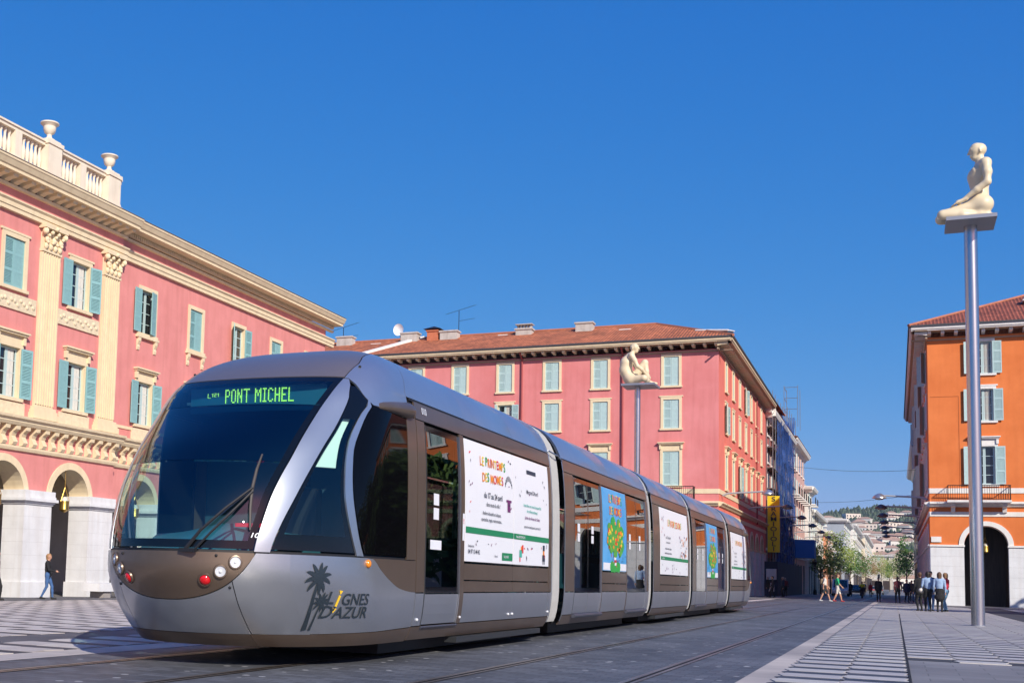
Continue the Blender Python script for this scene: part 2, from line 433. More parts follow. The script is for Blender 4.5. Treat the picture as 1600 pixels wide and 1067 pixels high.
            if kind == 0:
                part(MB().grid([ring(.047,.006), ring(.036,.0045), ring(.018,.0035), ring(.001,.003)]), 'reflector', bez, m_chrome, True); part(MB().sphere(f(c0+n*.006), .014, 10, 6), 'bulb', bez, mat('frosted bulb', (.88,.88,.84), .4), True)
                part(MB().grid([ring(.048,.014), ring(.032,.022), ring(.001,.026)]), 'lens', bez, m_lens, True)
            else:
                part(MB().grid([ring(.048,.010), ring(.040,.022), ring(.02,.029), ring(.001,.031)]), 'lens', bez, m_red, True)
        for (l, z) in ((.50,.995),(.585,.715)):
            part(MB().sphere(f(spt(q_l(l,z),z,.002)), .014, 8, 6), 'bolt_hole', tram, m_black, True)
    # lamp panel (the taupe smile), bumper below
    us = lsp(-.775, .775, 41)
    P, I = colpatch(us, lambda u,z: q_l(u,z), lambda u: smL(abs(u)), lambda u: 1.026, 9, 0, tf)
    part(MB().grid(P, inner=I), 'lamp_panel', tram, m_brown, True)
    us = lsp(-.609, .609, 33)
    P, I = colpatch(us, lambda u,z: q_l(u,z), lambda u: .290, lambda u: smL(abs(u))-.011, 12, 0, tf)
    part(MB().grid(P, inner=I), 'bumper', tram, m_silver, True)
    us = lsp(-.597, .597, 25)
    P, I = colpatch(us, lambda u,z: q_l(u,z), lambda u: .172, lambda u: .284, 5, 0, tf)
    part(MB().grid(P, inner=I), 'bumper_skirt', tram, m_brown, True)
    # dark shell behind the joints
    mb = MB()
    P, _ = rowpatch(lsp(.175, 1.05, 14), lambda z: -q_y(12.2,z), lambda z: q_y(12.2,z), 70, -.022, tf); mb.grid(P)
    P, _ = rowpatch([2.56,2.65,2.75,2.83], lambda z: q_y(10.95,z), lambda z: q_y(12.3,z), 20, -.03, tf); mb.grid(P)
    P, _ = rowpatch([2.56,2.65,2.75,2.83], lambda z: -q_y(12.3,z), lambda z: -q_y(10.95,z), 20, -.03, tf); mb.grid(P)
    P, _ = rowpatch([2.83,2.95,3.05,3.15,3.25,3.33,3.38], lambda z: -q_y(12.9,z), lambda z: q_y(12.9,z), 60, -.03, tf); mb.grid(P)
    part(mb, 'inner_shell', tram, m_black)
    # cab interior: floor, ceiling, back wall, dashboard, seat
    T = lambda x0,x1,y0,y1,z0,z1,mb,mm=0: mb.box(*sorted((tf((x0,0,0))[0],tf((x1,0,0))[0])), *sorted((tf((0,y0,0))[1],tf((0,y1,0))[1])), z0, z1, mm)
    mb = MB(); T(-.70,.70,10.2,11.2,.34,.38,mb); T(-1.12,1.12,11.2,12.0,.34,.38,mb); T(-1.1,1.1,11.2,12.0,2.6,2.63,mb); T(-.85,.85,10.75,11.2,2.6,2.63,mb)
    T(-1.24,-.25,11.86,11.92,.38,2.6,mb); T(.45,1.24,11.86,11.92,.38,2.6,mb); T(-.25,.45,11.86,11.92,.38,2.6,mb)
    part(mb, 'cab_lining', tram, mat('teal cab lining', (.018,.06,.085), .7))
    if front:                                            # white roller blind just inside the near cab side window
        P, I = rowpatch(lsp(1.88, 2.40, 8), lambda z: q_l(pL(z)+.03,z), lambda z: q_l(tL(z)-.030,z), 6, -.05, tf)
        part(MB().grid(P, inner=I), 'side_blind', tram, mat('white roller blind', (.74,.86,.80), .8))
    mb = MB()
    prof = [(9.45,1.05),(9.75,1.13),(10.05,1.22),(10.3,1.2),(10.38,1.0),(10.38,.4)]
    G = []
    for (Y, z) in prof:
        row = []
        for k in range(17):
            l = -1.0+2.0*k/16; bulge = .10*math.exp(-((l-.15)/.45)**2)
            row.append(tf((l*(.72+.2*min(1,(Y-9.4)/.6)), Y+.35*l*l*(1 if Y < 10.2 else .3), z+bulge*(1 if 9.6 < Y < 10.35 else 0))))
        G.append(row)
    mb.grid(G); part(mb, 'dashboard', tram, m_dash, True)
    mb = MB(); T(-.05,.45,10.9,11.35,.86,.98,mb); T(-.05,.45,11.3,11.44,.98,1.75,mb); T(.08,.32,11.31,11.42,1.78,2.0,mb); T(.15,.25,11.0,11.2,.38,.86,mb)
    part(mb, 'driver_seat', tram, m_dark)
    if front:
        mb = MB(); T(.30,.62,9.86,9.92,1.28,1.315,mb); part(mb, 'dash_lamp', tram, mat('dash red strip', (.5,.01,.03), .4, emis=(.8,.02,.05), estr=.5))
        # destination display, lit dots
        mb = MB(); dsp = MB()
        def disp(l, z, off): 
            return tf((l, 10.66+.14*l*l-off, z))
        GL = {'P':["1110","1001","1001","1001","1110","1000","1000","1000","1000"],'O':["0110","1001","1001","1001","1001","1001","1001","1001","0110"],'N':["1001","1001","1101","1101","1011","1011","1001","1001","1001"],'T':["11111","00100","00100","00100","00100","00100","00100","00100","00100"],'M':["10001","11011","11011","10101","10101","10001","10001","10001","10001"],'I':["111","010","010","010","010","010","010","010","111"],'C':["0110","1001","1000","1000","1000","1000","1000","1001","0110"],'H':["1001","1001","1001","1001","1111","1001","1001","1001","1001"],'E':["1111","1000","1000","1000","1110","1000","1000","1000","1111"],'L':["1000","1000","1000","1000","1000","1000","1000","1000","1111"],'1':["01","11","01","01","01","01","01"],'2':["111","001","001","111","100","100","111"],' ':["00"]*9}
        def led(txt, l0, z0, cw, ch):
            x = l0
            for chh in txt:
                G = GL[chh]; wd = len(G[0])
                for r, row in enumerate(G):
                    for c_, bit in enumerate(row):
                        if bit == '1':
                            a = x+c_*cw; zt = z0-r*ch
                            dsp.quad(disp(a,zt-ch*.88,.012), disp(a+cw*.84,zt-ch*.88,.012), disp(a+cw*.84,zt,.012), disp(a,zt,.012))
                x += (wd+1)*cw
        led('PONT MICHEL', -.33, 2.735, .0150, .0162)
        led('L121', -.56, 2.705, .0105, .0055)
        G = [[disp(-.80+1.6*k/20, z, 0) for k in range(21)] for z in (2.50, 2.62, 2.765)]
        mb.grid(G); pn = part(mb, 'destination_display', tram, mat('display face', (.012,.10,.15), .4))
        dt_ = part(dsp, 'display_text', pn, m_led); dt_['kind'] = 'stuff'
        # wiper
        W = lambda l, z, o: tf(spt(q_l(l,z), z, o))
        mb = MB()
        mb.tube([W(.25,1.045,.03), W(.36,1.2,.05), W(.52,1.40,.06), W(.683,1.60,.05)], [.02,.016,.013,.011], 6)
        mb.tube([W(.33,1.045,.03), W(.44,1.18,.05), W(.58,1.38,.06), W(.69,1.57,.05)], [.012]*4, 6)
        mb.box(*sorted((W(.2,1.05,0)[0], W(.36,1.05,0)[0])), W(.25,1.04,.05)[1], W(.25,1.04,0)[1], 1.02, 1.055)
        wp = part(mb, 'wiper', tram, m_black, True)
        mb = MB(); mb.tube([W(.727,1.226,.025), W(.70,1.42,.03), W(.68,1.6,.035), W(.668,1.78,.03), W(.664,1.93,.025)], [.011,.014,.016,.014,.008], 6)
        part(mb, 'wiper_blade', wp, mat('wiper blade', (.06,.05,.045), .6))
build_cab(FRONT, True)
build_cab(REAR, False)

# ---- straight modules -------------------------------------------------
def sp(y, z, off=0.0, sg=1): 
    e = 1e-3; n = Vector((1, 0, -(Wf(min(z+e,3.399))-Wf(max(z-e,.171)))/(2*e))).normalized()*off
    return (TC+sg*(Wf(z)+n.x), y, z+n.z)
def sidepatch(mb, y0, y1, z0, z1, off=0.0, m=0, sg=1, g=.004, rim=.02, nz=None):
    n = nz or max(2, int((z1-z0)/.12)+2); zs = lsp(z0+g, z1-g, n); ys = lsp(y0+g, y1-g, 2)
    return mb.grid([[sp(y,z,off,sg) for y in ys] for z in zs], m=m, inner=[[sp(y,z,off-rim,sg) for y in ys] for z in zs])
RZ = [2.77,2.84,2.9,2.97,3.04,3.1,3.15,3.2,3.25,3.29,3.32,3.35,3.37,3.385,3.395,3.4]
def roof(y0, y1, seams, name='roof'):
    root = None
    cuts = [y0]+seams+[y1]
    for a, b in zip(cuts[:-1], cuts[1:]):
        mb = MB(); rows = []
        arc = [(Wf(z), z) for z in RZ]
        full = [(-l, z) for l, z in arc]+[(l, z) for l, z in reversed(arc)]
        ysr = [a+.004, a+.03, b-.03, b-.004]; sh = [.994, 1, 1, .994] 
        G = [[(TC+l*s, y, 2.77+(z-2.77)*s) for l, z in full] for y, s in zip(ysr, sh)]
        mb.grid(G, inner=[[(TC+l*.97, y, z-.02) for l, z in full] for y in ysr])
        part(mb, name, tram, m_silver, True)
def pane(parent, y0, y1, z0, z1, mm, sg=1, name='pane', off=-.006, frit=.05):
    mb = MB(); zs = [z0, z0+frit]+lsp(z0+frit, z1-frit, 8)[1:-1]+[z1-frit, z1]; ys = [y0, y0+frit*.7, y1-frit*.7, y1]
    P = [[sp(y,z,off,sg) for y in ys] for z in zs]
    mb.grid(P, mf=lambda i,j: 1 if (j != 1 or i == 0 or i == len(zs)-2) else 0, inner=[[sp(y,z,off-.02,sg) for y in ys] for z in zs])
    return part(mb, name, parent, [mm, m_frit])
def door(y0, y1, sg=1, double=True, name='door'):
    """leaf frame in silver below, tinted glass above, taupe edge strips"""
    mid = (y0+y1)/2
    leaves = [(y0+.01, mid-.006), (mid+.006, y1-.01)] if double else [(y0+.01, y1-.01)]
    for a, b in leaves:
        mb = MB(); sidepatch(mb, a, b, .335, .675, -.012, 0, sg); d = part(mb, name, tram, m_silver)
        pane(d, a, b, .682, 2.53, m_side, sg, 'door_glass', -.014, .07)
        mb = MB(); sidepatch(mb, a+.03, b-.03, 1.16, 1.27, -.018, 0, sg); part(mb, 'crossbar', d, m_frit)      # bar inside the glass
        if sg == 1:
            k = a+.22*(b-a)
            for zz in (1.50, 1.66):
                mb = MB(); mb.grid([[sp(y,z,-.009,sg) for y in (k, k+.17)] for z in (zz, zz+.13)]); part(mb, 'sticker', d, m_white)
    for e in (y0, y1-.012):
        mb = MB(); sidepatch(mb, e, e+.012, .33, 2.53, .004, 0, sg); part(mb, 'door_edge', d, m_steel)
    mb = MB(); rs = .035 if double else .012; mb.tube([sp(y0+.0, .318, rs, sg), sp(y1, .318, rs, sg)], rs, 8); part(mb, 'door_step', d, mat('door step', (.07,.075,.1), .45, .3))
    return d
def module(y0, y1, sg=1, blocks=(), endlen=.28, seams=None):
    def pan(name, m, *a, **k): mb = MB(); sidepatch(mb, *a, sg=sg, **k); part(mb, name, tram, m, True)
    pan('header_panel', m_brown, y0, y1, 2.56, 2.752)              # taupe band over the windows
    pan('skirt', m_brown, y0, y1, .175, .325)
    e0 = blocks[0][1]; e1 = blocks[-1][2]
    for a, b in ((y0, e0-.01), (e1+.01, y1)):
        if b-a > .03:
            pan('end_panel', m_brown, a, b, .69, 2.555); pan('lower_panel', m_silver, a, b, .33, .685)
    for k in range(len(blocks)-1):                                  # narrow posts between blocks
        a, b = blocks[k][2]+.004, blocks[k+1][1]-.004
        if b-a > .015: pan('door_post', m_brown, a, b, .33, 2.555, .002, g=.001)
    for bl in blocks:
        if bl[0] == 'panel':
            for a, b in bl[3]:
                pan('side_panel', m_brown, a, b, .835, 1.035); pan('side_panel', m_brown, a, b, .69, .828); pan('lower_panel', m_silver, a, b, .33, .685)
M1 = [('door',12.26,13.43,False),('panel',13.57,17.42,[(13.57,15.59),(15.59,17.42)])]
M2 = [('door',19.02,20.99,True),('panel',21.05,23.12,[(21.05,23.12)]),('door',23.18,25.16,True)]
M3 = [('panel',26.78,30.68,[(26.78,28.75),(28.75,30.68)])]
M4 = [('door',32.06,33.92,True),('panel',34.0,36.22,[(34.0,36.22)]),('door',36.28,37.9,True)]
M5 = [('panel',39.42,43.57,[(39.42,41.5),(41.5,43.57)])]
spans = [(12.0,17.6,M1),(18.42,25.42,M2),(25.98,30.9,M3),(31.48,38.34,M4),(39.08,43.66,M5)]
for (a, b, bl) in spans:
    for sg in (1, -1):
        module(a, b, sg, bl)
        for t in bl:
            if t[0] == 'door': door(t[1], t[2], sg, t[3])
            else:
                for (c, d) in t[3]:
                    pane(tram, c+.008, d-.008, 1.045, 2.545, m_side, sg, 'side_window', -.006, .04)
for sg in (1, -1):
    for tf0 in (FRONT, REAR):
        f = tf0 if sg == 1 else (lambda p, t=tf0: t((-p[0], p[1], p[2])))
        zs = [2.775,2.83,2.9,2.97,3.04,3.1,3.15,3.2,3.25,3.29,3.32,3.35,3.37,3.385]
        seam = lambda z: q_y(max(min(12.6, 11.80+max(0,(z-2.83))*.95), 0), z)
        P, I = rowpatch(zs, seam, lambda z: max(seam(z)+.02, q_y(13.742 if tf0 is FRONT else 12.2, z)), 9, 0, f)
        part(MB().grid(P, inner=I), 'roof', tram, m_silver, True)
roof(13.75, 17.62, [15.75]); roof(18.4, 25.44, [21.9]); roof(25.96, 30.92, [28.4]); roof(31.46, 38.36, [34.9]); roof(39.06, 43.75, [41.4])
# gutter line under the roof
for a, b, _ in spans:
    for sg in (1, -1):
        mb = MB(); sidepatch(mb, a-.1 if a < 13 else a, b, 2.752, 2.772, -.008, 0, sg, g=0); part(mb, 'gutter', tram, m_black)
# underframe, floor, ceiling, end frames
for (a, b, _) in spans:
    a2 = 11.4 if a < 13 else a; b2 = 44.2 if b > 43 else b
    mb = MB(); mb.box(TC-1.12, TC+1.12, a2, b2, .20, .36); mb.box(TC-1.15, TC+1.15, a, b, 2.62, 2.74)
    part(mb, 'underframe', tram, m_dark)
    mb = MB(); mb.box(TC-.9, TC+.9, a2+.6, b2-.6, .02, .2); mb.box(TC-.78, TC-.66, a2+.8, a2+1.4, 0, .3); part(mb, 'bogie', tram, m_black)
for (a, b) in ((17.62,18.40),(25.44,25.96),(30.92,31.46),(38.36,39.06)):   # articulations: ribbed bellows
    mb = MB(); n = 15; G = []
    zsb = [.24,.3,.4,.55,.7,1.0,1.4,1.8,2.1,2.35,2.55,2.7,2.82,2.95,3.08,3.18,3.27,3.33]
    f0, f1 = a+.03, a+(b-a)*.66
    ys = lsp(f0, f1, n)
    for k, y in enumerate(ys):
        d = .02+.05*(k % 2)
        G.append([(TC-(Wf(z)-d), y, z) for z in zsb]+[(TC+(Wf(z)-d), y, z) for z in reversed(zsb)])
    mb.grid(G); bel = part(mb, 'bellows', tram, m_bellow)
    mb = MB(); G = []
    for y in (f1, b-.0):
        G.append([(TC-(Wf(z)-.09), y, z) for z in zsb]+[(TC+(Wf(z)-.09), y, z) for z in reversed(zsb)])
    mb.grid(G); part(mb, 'gap_shroud', bel, m_black)
    mb = MB()
    for sg in (1, -1): mb.tube([(TC+sg*1.25, a-.03, 2.80), (TC+sg*1.29, (a+b)/2, 2.76), (TC+sg*1.25, b+.05, 2.72)], .012, 6)
    part(mb, 'link_rod', bel, m_steel)
    for yy, nm in ((a+.005,'end_ring'), (b-.005,'end_ring')):
        mb = MB(); G = []
        for y, d in ((yy-.02,.0),(yy,-.006),(yy+.02,.0)):
            G.append([(TC-(Wf(z)-d), y, z) for z in zsb]+[(TC+(Wf(z)-d), y, z) for z in reversed(zsb)])
        mb.grid(G); part(mb, nm, bel, m_silver, True)
# bogie fairing bars low on modules one and three
for a, b in ((13.5,17.2),(26.5,30.4),(39.5,43.0)):
    for sg in (1,):
        mb = MB(); mb.box(*sorted((TC+sg*1.12, TC+sg*1.27)), a, b, .10, .17); part(mb, 'step_bar', tram, mat('dark step bar', (.05,.055,.06), .4, .5))
# passenger interior: poles, seats
for (a, b, bl) in spans:
    mb = MB()
    for t in bl:
        for f in (.25, .8):
            y = t[1]+(t[2]-t[1])*f
            for sg in (1,-1): mb = MB(); mb.tube([(TC+sg*.85, y, .36), (TC+sg*.85, y, 2.62)], .02, 6); part(mb, 'grab_pole', tram, m_pole, True)
    for sg in (1,-1): mb = MB(); mb.tube([(TC+sg*.55, a, 2.15), (TC+sg*.55, b, 2.15)], .016, 6); part(mb, 'grab_rail', tram, m_pole, True)
    if a < 13: mb = MB(); mb.tube([(TC+1.05,12.62,.4),(TC+1.05,12.62,1.85),(TC+1.0,12.74,1.98)], .024, 6); part(mb, 'grab_pole', tram, m_pole, True)
    for t in bl:
        if t[0] == 'panel':
            y = t[1]+.35
            while y < t[2]-.5:
                for sg in (1,-1):
                    mb = MB(); mb.box(*sorted((TC+sg*.35, TC+sg*1.15)), y, y+.42, .72, .80); mb.box(*sorted((TC+sg*.35, TC+sg*1.15)), y+.40, y+.47, .75, 1.35); mb.box(*sorted((TC+sg*.6, TC+sg*.9)), y+.1, y+.35, .36, .72)
                    part(mb, 'passenger_seat', tram, m_dash)
                y += .85

# ---- print on the tram: logo, numbers, adverts ------------------------
def side_mesh(vs, fs, y, z, sx, sz, off, mb, m=0, sg=1):
    mb.add([sp(y+a*sx, z+b*sz, off, sg) for a, b in vs], fs, m)
def nose_pt(y, z, off): return FRONT(spt(q_y(y,z), z, off))
TX = {}
def txt(s, align='LEFT', shear=0.0):
    k = (s, align, shear)
    if k not in TX: TX[k] = text_faces(s, 1.0, align, shear)
    return TX[k]
def side_text(mb, s, y, z, h, off=.012, m=0, squeeze=.8, align='LEFT', shear=0.0):
    vs, fs = txt(s, align, shear); side_mesh(vs, fs, y, z, h*squeeze*1.4, h*1.4, off, mb, m)
# fleet number on the taupe band, number on the glass
mb = MB(); side_text(mb, '010', 12.20, 2.635, .075, .006, 0, .95); 
part(mb, 'fleet_number', tram, m_white)
mb = MB(); vs, fs = txt('10', 'LEFT', .2)
mb.add([FRONT(spt(q_l(.73+a*.065,1.165+b*.062), 1.165+b*.062, .004)) for a, b in vs], fs); part(mb, 'fleet_number', tram, m_white)
# operator logo on the nose side: palms and lettering
def arc_y(t): return t
def nlogo(mb, vs, fs, y, z, sx, sz, m=0, off=.006): mb.add([nose_pt(y+a*sx, z+b*sz, off) for a, b in vs], fs, m)
mb = MB()
for s, zz in (('L', .585), ('D', .452)):
    vs, fs = txt(s, 'LEFT', .15); nlogo(mb, vs, fs, 10.105 if s == 'L' else 10.075, zz, .20, .165)
vs, fs = txt('GNES', 'LEFT', .1); nlogo(mb, vs, fs, 10.30, .575, .180, .155)
vs, fs = txt("'AZUR", 'LEFT', .1); nlogo(mb, vs, fs, 10.205, .450, .195, .155)
def stroke(mb, pts, wid, m=0):
    for (a, b, w0), (c, d, w1) in zip(pts[:-1], pts[1:]):
        dx, dz = c-a, d-b; L_ = math.hypot(dx, dz) or 1; nx, nz = -dz/L_, dx/L_
        mb.quad(nose_pt(a-nx*w0,b-nz*w0,.006), nose_pt(c-nx*w1,d-nz*w1,.006), nose_pt(c+nx*w1,d+nz*w1,.006), nose_pt(a+nx*w0,b+nz*w0,.006), m)
def frond(mb, cy, cz, ang, L_, drop, wd):
    pts = []
    for i in range(8):
        t = i/7; a = ang-drop*t*t*(1 if math.cos(ang) > 0 else -1)
        if i == 0: y, z = cy, cz
        else: y += L_/7*math.cos(a); z += L_/7*math.sin(a)
        pts.append((y, z, wd*(.35+1.2*math.sin(PI*min(1,t*.9+.08)))))
    pts[-1] = (pts[-1][0], pts[-1][1], .002)
    stroke(mb, pts, 0)
for cy, cz, sc_, y0 in ((9.965,.815,1.0,9.93),(10.055,.60,.62,9.99)):
    for ang, dr in ((1.45,.2),(1.05,.3),(.55,.7),(.05,.9),(-.7,.7),(2.0,.2),(2.5,.6),(3.05,.9),(3.8,.6),(-1.2,.4)):
        frond(mb, cy, cz, ang, .155*sc_, dr, .013*sc_)
stroke(mb, [(9.965,.80,.014),(9.955,.65,.016),(9.975,.50,.018),(10.02,.335,.022)], 0)
stroke(mb, [(10.055,.59,.007),(10.05,.48,.009),(10.07,.335,.012)], 0)
part(mb, 'logo_print', tram, m_ink)
mb = MB(); stroke(mb, [(10.275,.71,.024),(10.27,.675,.004)], 0); stroke(mb, [(10.27,.665,.014),(10.245,.56,.014)], 0); stroke(mb, [(10.243,.545,.026),(10.235,.50,.002)], 0)
part(mb, 'logo_accent', tram, m_yel)

# adverts behind the side windows: white or blue boards with print
PAL = [mat('print orange', (.85,.25,.02), .5), mat('print red', (.72,.03,.04), .5), mat('print green', (.03,.35,.06), .5), mat('print yellow', (.85,.6,.04), .5), mat('print plum', (.16,.03,.14), .5)]
m_slate = mat('print slate', (.035,.045,.07), .5); m_band = mat('print band green', (.01,.22,.09), .5); m_teal = mat('print teal', (.06,.42,.33), .5)
m_sky = mat('poster blue', (.03,.33,.72), .4, var=.15, scale=1.2, tint=(.35,.68,.92)); m_leaf = mat('poster leaf green', (.09,.38,.05), .5, var=.3, scale=9)
def board(y0, y1, mm, z0=1.06, z1=2.53):
    mb = MB(); n = 12
    mb.grid([[sp(y,z,.004) for y in lsp(y0,y1,6)] for z in lsp(z0,z1,n)], inner=[[sp(y,z,-.012) for y in lsp(y0,y1,6)] for z in lsp(z0,z1,n)])
    return part(mb, 'advert_board', tram, mm, True)
def speckle(mb, y0, y1, z0, z1, n, r, ms):
    for _ in range(n):
        y = random.uniform(y0,y1); z = random.uniform(z0,z1); a = random.uniform(0,6.3); rr = r*random.uniform(.5,1.2)
        pts = [(y+rr*math.cos(a)*1.6, z+rr*math.sin(a)*1.6), (y-rr*math.sin(a)*.5, z+rr*math.cos(a)*.5), (y-rr*math.cos(a), z-rr*math.sin(a)), (y+rr*math.sin(a)*.4, z-rr*math.cos(a)*.4)]
        mb.add([sp(p[0],p[1],.010) for p in pts], [(3,2,1,0)], random.choice(ms))
def rect(mb, y0, y1, z0, z1, m, off=.009):
    zs = lsp(z0, z1, max(2,int((z1-z0)/.1)+2))
    mb.grid([[sp(y0,z,off), sp(y1,z,off)] for z in zs], m)
MS = PAL+[m_slate, m_band, m_teal, m_white]
def title(mb, y, z, h, words, sq):
    k = 0
    vs, fs = txt(words); W_ = max(v[0] for v in vs)
    x = -W_/2
    for ch in words:
        if ch == ' ': x += .3; continue
        v2, f2 = txt(ch); wch = max(v[0] for v in v2)
        dz = random.uniform(-.05,.05)
        side_mesh([(a+x,b+dz) for a,b in v2], f2, y, z, h*sq*1.4, h*1.4, .012, mb, [0,3,2,0,1,0,3,1][k % 8]); k += 1; x += wch+.06
def big_ad(y0, ym, y1):
    b = board(y0, ym-.014, m_white); b2 = board(ym+.014, y1, m_white)
    mb = MB(); c = (y0+ym)/2; w_ = ym-y0
    title(mb, c+.05, 2.265, .115, 'LE PRINTEMPS', 1.0); title(mb, c+.05, 2.07, .115, 'DES MOMES', 1.0)
    side_text(mb, 'du 17 au 24 avril', c+.08, 1.865, .075, m=5, align='CENTER', squeeze=1.1)
    side_text(mb, 'dans toute la ville !', c+.08, 1.765, .05, m=5, align='CENTER', squeeze=1.1)
    side_text(mb, 'Ateliers éducatifs et ludiques,', c+.02, 1.655, .042, m=5, align='CENTER', squeeze=1.1)
    side_text(mb, 'spectacles, magie, marionnettes...', c+.02, 1.575, .042, m=5, align='CENTER', squeeze=1.1)
    rect(mb, y0+.01, ym-.012, 1.40, 1.475, 6)
    side_text(mb, 'Renseignements', y0+.1, 1.235, .03, m=5); side_text(mb, '04 97 13 44 42', y0+.1, 1.155, .055, m=5, squeeze=.95)
    rect(mb, ym-.52, ym-.05, 1.10, 1.20, 6); side_text(mb, 'VILLE DE NICE', ym-.46, 1.135, .03, m=8, off=.014)
    side_text(mb, 'Nice et la', ym-.85, 1.135, .03, m=5)
    c2 = (ym+y1)/2
    rect(mb, c2-.25, c2+.22, 2.33, 2.385, 5)
    side_text(mb, 'Mercredi 24 avril', c2, 2.05, .058, m=5, align='CENTER', squeeze=1.05)
    side_text(mb, 'Venez fêter avec nous le bouquet final', c2, 1.865, .042, m=7, align='CENTER', squeeze=1.0)
    side_text(mb, 'de ce 9ème printemps !', c2, 1.79, .042, m=7, align='CENTER', squeeze=1.0)
    side_text(mb, 'Jardins des Arènes de Cimiez', c2, 1.695, .042, m=4, align='CENTER', squeeze=1.1)
    side_text(mb, 'spectacles et stands gratuits à partir de 13h', c2, 1.575, .034, m=5, align='CENTER', squeeze=1.0)
    rect(mb, ym+.012, y1-.01, 1.40, 1.475, 6); side_text(mb, '9ème EDITION 2013', ym+.1, 1.42, .032, m=8, off=.014, squeeze=1.1)
    speckle(mb, y0+.08, y0+.3, 1.5, 2.4, 7, .028, [5,1,4]); speckle(mb, ym-.3, ym-.08, 1.5, 2.45, 7, .03, [5,4,1]); speckle(mb, ym+.08, y1-.08, 1.9, 2.3, 8, .025, [5,5,4])
    speckle(mb, y0+.3, ym-.2, 1.24, 1.37, 6, .022, [5,4]); speckle(mb, ym+.1, y1-.1, 1.1, 1.37, 9, .03, [5,4,1])
    # hat with sprays, small juggling figures
    rect(mb, ym-.30, ym-.17, 1.74, 1.88, 4); rect(mb, ym-.35, ym-.12, 1.87, 1.90, 4)
    for k in range(9):
        a = .6+k*.24; rect(mb, ym-.24+.2*math.cos(a)*.9-.008, ym-.24+.2*math.cos(a)*.9+.008, 1.95+.20*math.sin(a), 2.0+.22*math.sin(a), 5)
    fy = y1-.28; rect(mb, fy-.05, fy+.05, 1.28, 1.36, 5); rect(mb, fy-.035, fy+.035, 1.21, 1.28, 0); rect(mb, fy-.07, fy+.07, 1.13, 1.22, 5); rect(mb, fy-.05, fy-.02, 1.085, 1.13, 5); rect(mb, fy+.02, fy+.05, 1.085, 1.13, 5)
    fy = ym+.38; rect(mb, fy-.1, fy+.02, 1.16, 1.26, 7); rect(mb, fy+.02, fy+.09, 1.22, 1.33, 1); rect(mb, fy-.09, fy-.05, 1.1, 1.16, 1); rect(mb, fy-.03, fy+.02, 1.25, 1.31, 0)
    part(mb, 'advert_print', b, MS)
    return b
def mid_ad(y0, y1, flip=False):
    ym = (y0+y1)/2
    b = board(y0, ym-.006, m_white); board(ym+.006, y1, m_white)
    mb = MB()
    title(mb, ym-.1, 2.15, .15, 'LE PRINTEMPS DES MOMES', .72)
    for k, s in enumerate(('du 17 au 24 avril','dans toute la ville !','Ateliers éducatifs et ludiques,','spectacles, magie, marionnettes...')):
        side_text(mb, s, (y0+ym)/2, 1.86-.1*k-(.04 if k > 1 else 0), .06 if k == 0 else .045, m=5, align='CENTER', squeeze=1.1)
    rect(mb, y0+.01, y1-.01, 1.38, 1.455, 6); side_text(mb, '9ème EDITION 2013', y0+.15, 1.40, .032, m=8, off=.014)
    speckle(mb, y0+.1, y1-.1, 1.1, 1.34, 16, .035, [5,4,5]); speckle(mb, y0+.1, y0+.5, 1.9, 2.4, 7, .04, [5,4,1]); speckle(mb, y1-1.3, y1-.15, 1.48, 2.0, 46, .05, [5,0,4,5])
    part(mb, 'advert_print', b, MS)
def tree_ad(y0, y1):
    b = board(y0, y1, m_sky); mb = MB(); c = (y0+y1)/2; w_ = y1-y0
    title(mb, c, 2.29, .15, 'LE PRINTEMPS', .80*w_/2); title(mb, c, 2.07, .15, 'DES MOMES', .9*w_/2)
    def blob(y, z, r, m, off):
        k = 9; pts = [(y+r*math.cos(6.283*i/k)*random.uniform(.85,1.1)*1.0, z+r*math.sin(6.283*i/k)*random.uniform(.85,1.1)*.62) for i in range(k)]
        mb.add([sp(p[0],p[1],off) for p in pts], [tuple(range(k))], m)
    rect(mb, y0+.01, y1-.01, 1.07, 1.20, 8, .007)
    [blob(c+dx, 1.135, .17, 2, .0085+.0001*i) for i, dx in enumerate((-.28,-.1,.1,.28))]
    for k in range(4): rect(mb, c-.10-.02*k+.03, c+.10-.02*k, 1.16+.05*k, 1.21+.05*k, 1 if k % 2 else 8, .0095)
    for _ in range(46):
        a = random.uniform(0,6.3); r = random.random()**.5
        blob(c+.33*w_*r*math.cos(a), 1.66+.30*r*math.sin(a), .17*w_/2, 9 if random.random() < .75 else 2, .0100+.00002*_)
    for k in range(40):
        a = random.uniform(0,6.3); r = random.random()**.5
        blob(c+.36*w_*r*math.cos(a), 1.66+.31*r*math.sin(a), .055*w_/2, random.choice([0,1,3,0,3]), .0125)
    speckle(mb, y0+.08, y1-.08, 1.12, 1.38, 18, .035, [1,5,4]); speckle(mb, y0+.08, y1-.08, 1.9, 2.45, 9, .025, [1,4,3])
    part(mb, 'advert_print', b, MS+[m_leaf])
big_ad(13.585, 15.59, 17.40); tree_ad(21.08, 23.10); mid_ad(26.82, 30.64); tree_ad(34.03, 36.19); mid_ad(39.46, 43.53)
# small stickers by the first door
mb = MB(); rect(mb, 13.475, 13.545, 1.30, 1.62, 0, .008); part(mb, 'warning_sticker', tram, m_white)
mb = MB(); side_text(mb, '!', 13.485, 1.50, .06, .012, 0, 1.6); part(mb, 'warning_print', tram, PAL[1])
mb = MB(); rect(mb, 12.42, 12.78, 1.165, 1.27, 0, -.004); part(mb, 'door_sticker', tram, m_white)
for y in (12.12, 13.52, 15.5, 15.68, 17.5):
    mb = MB(); mb.sphere(sp(y, .40, .002), .017, 8, 5); part(mb, 'rivet', tram, m_chrome)
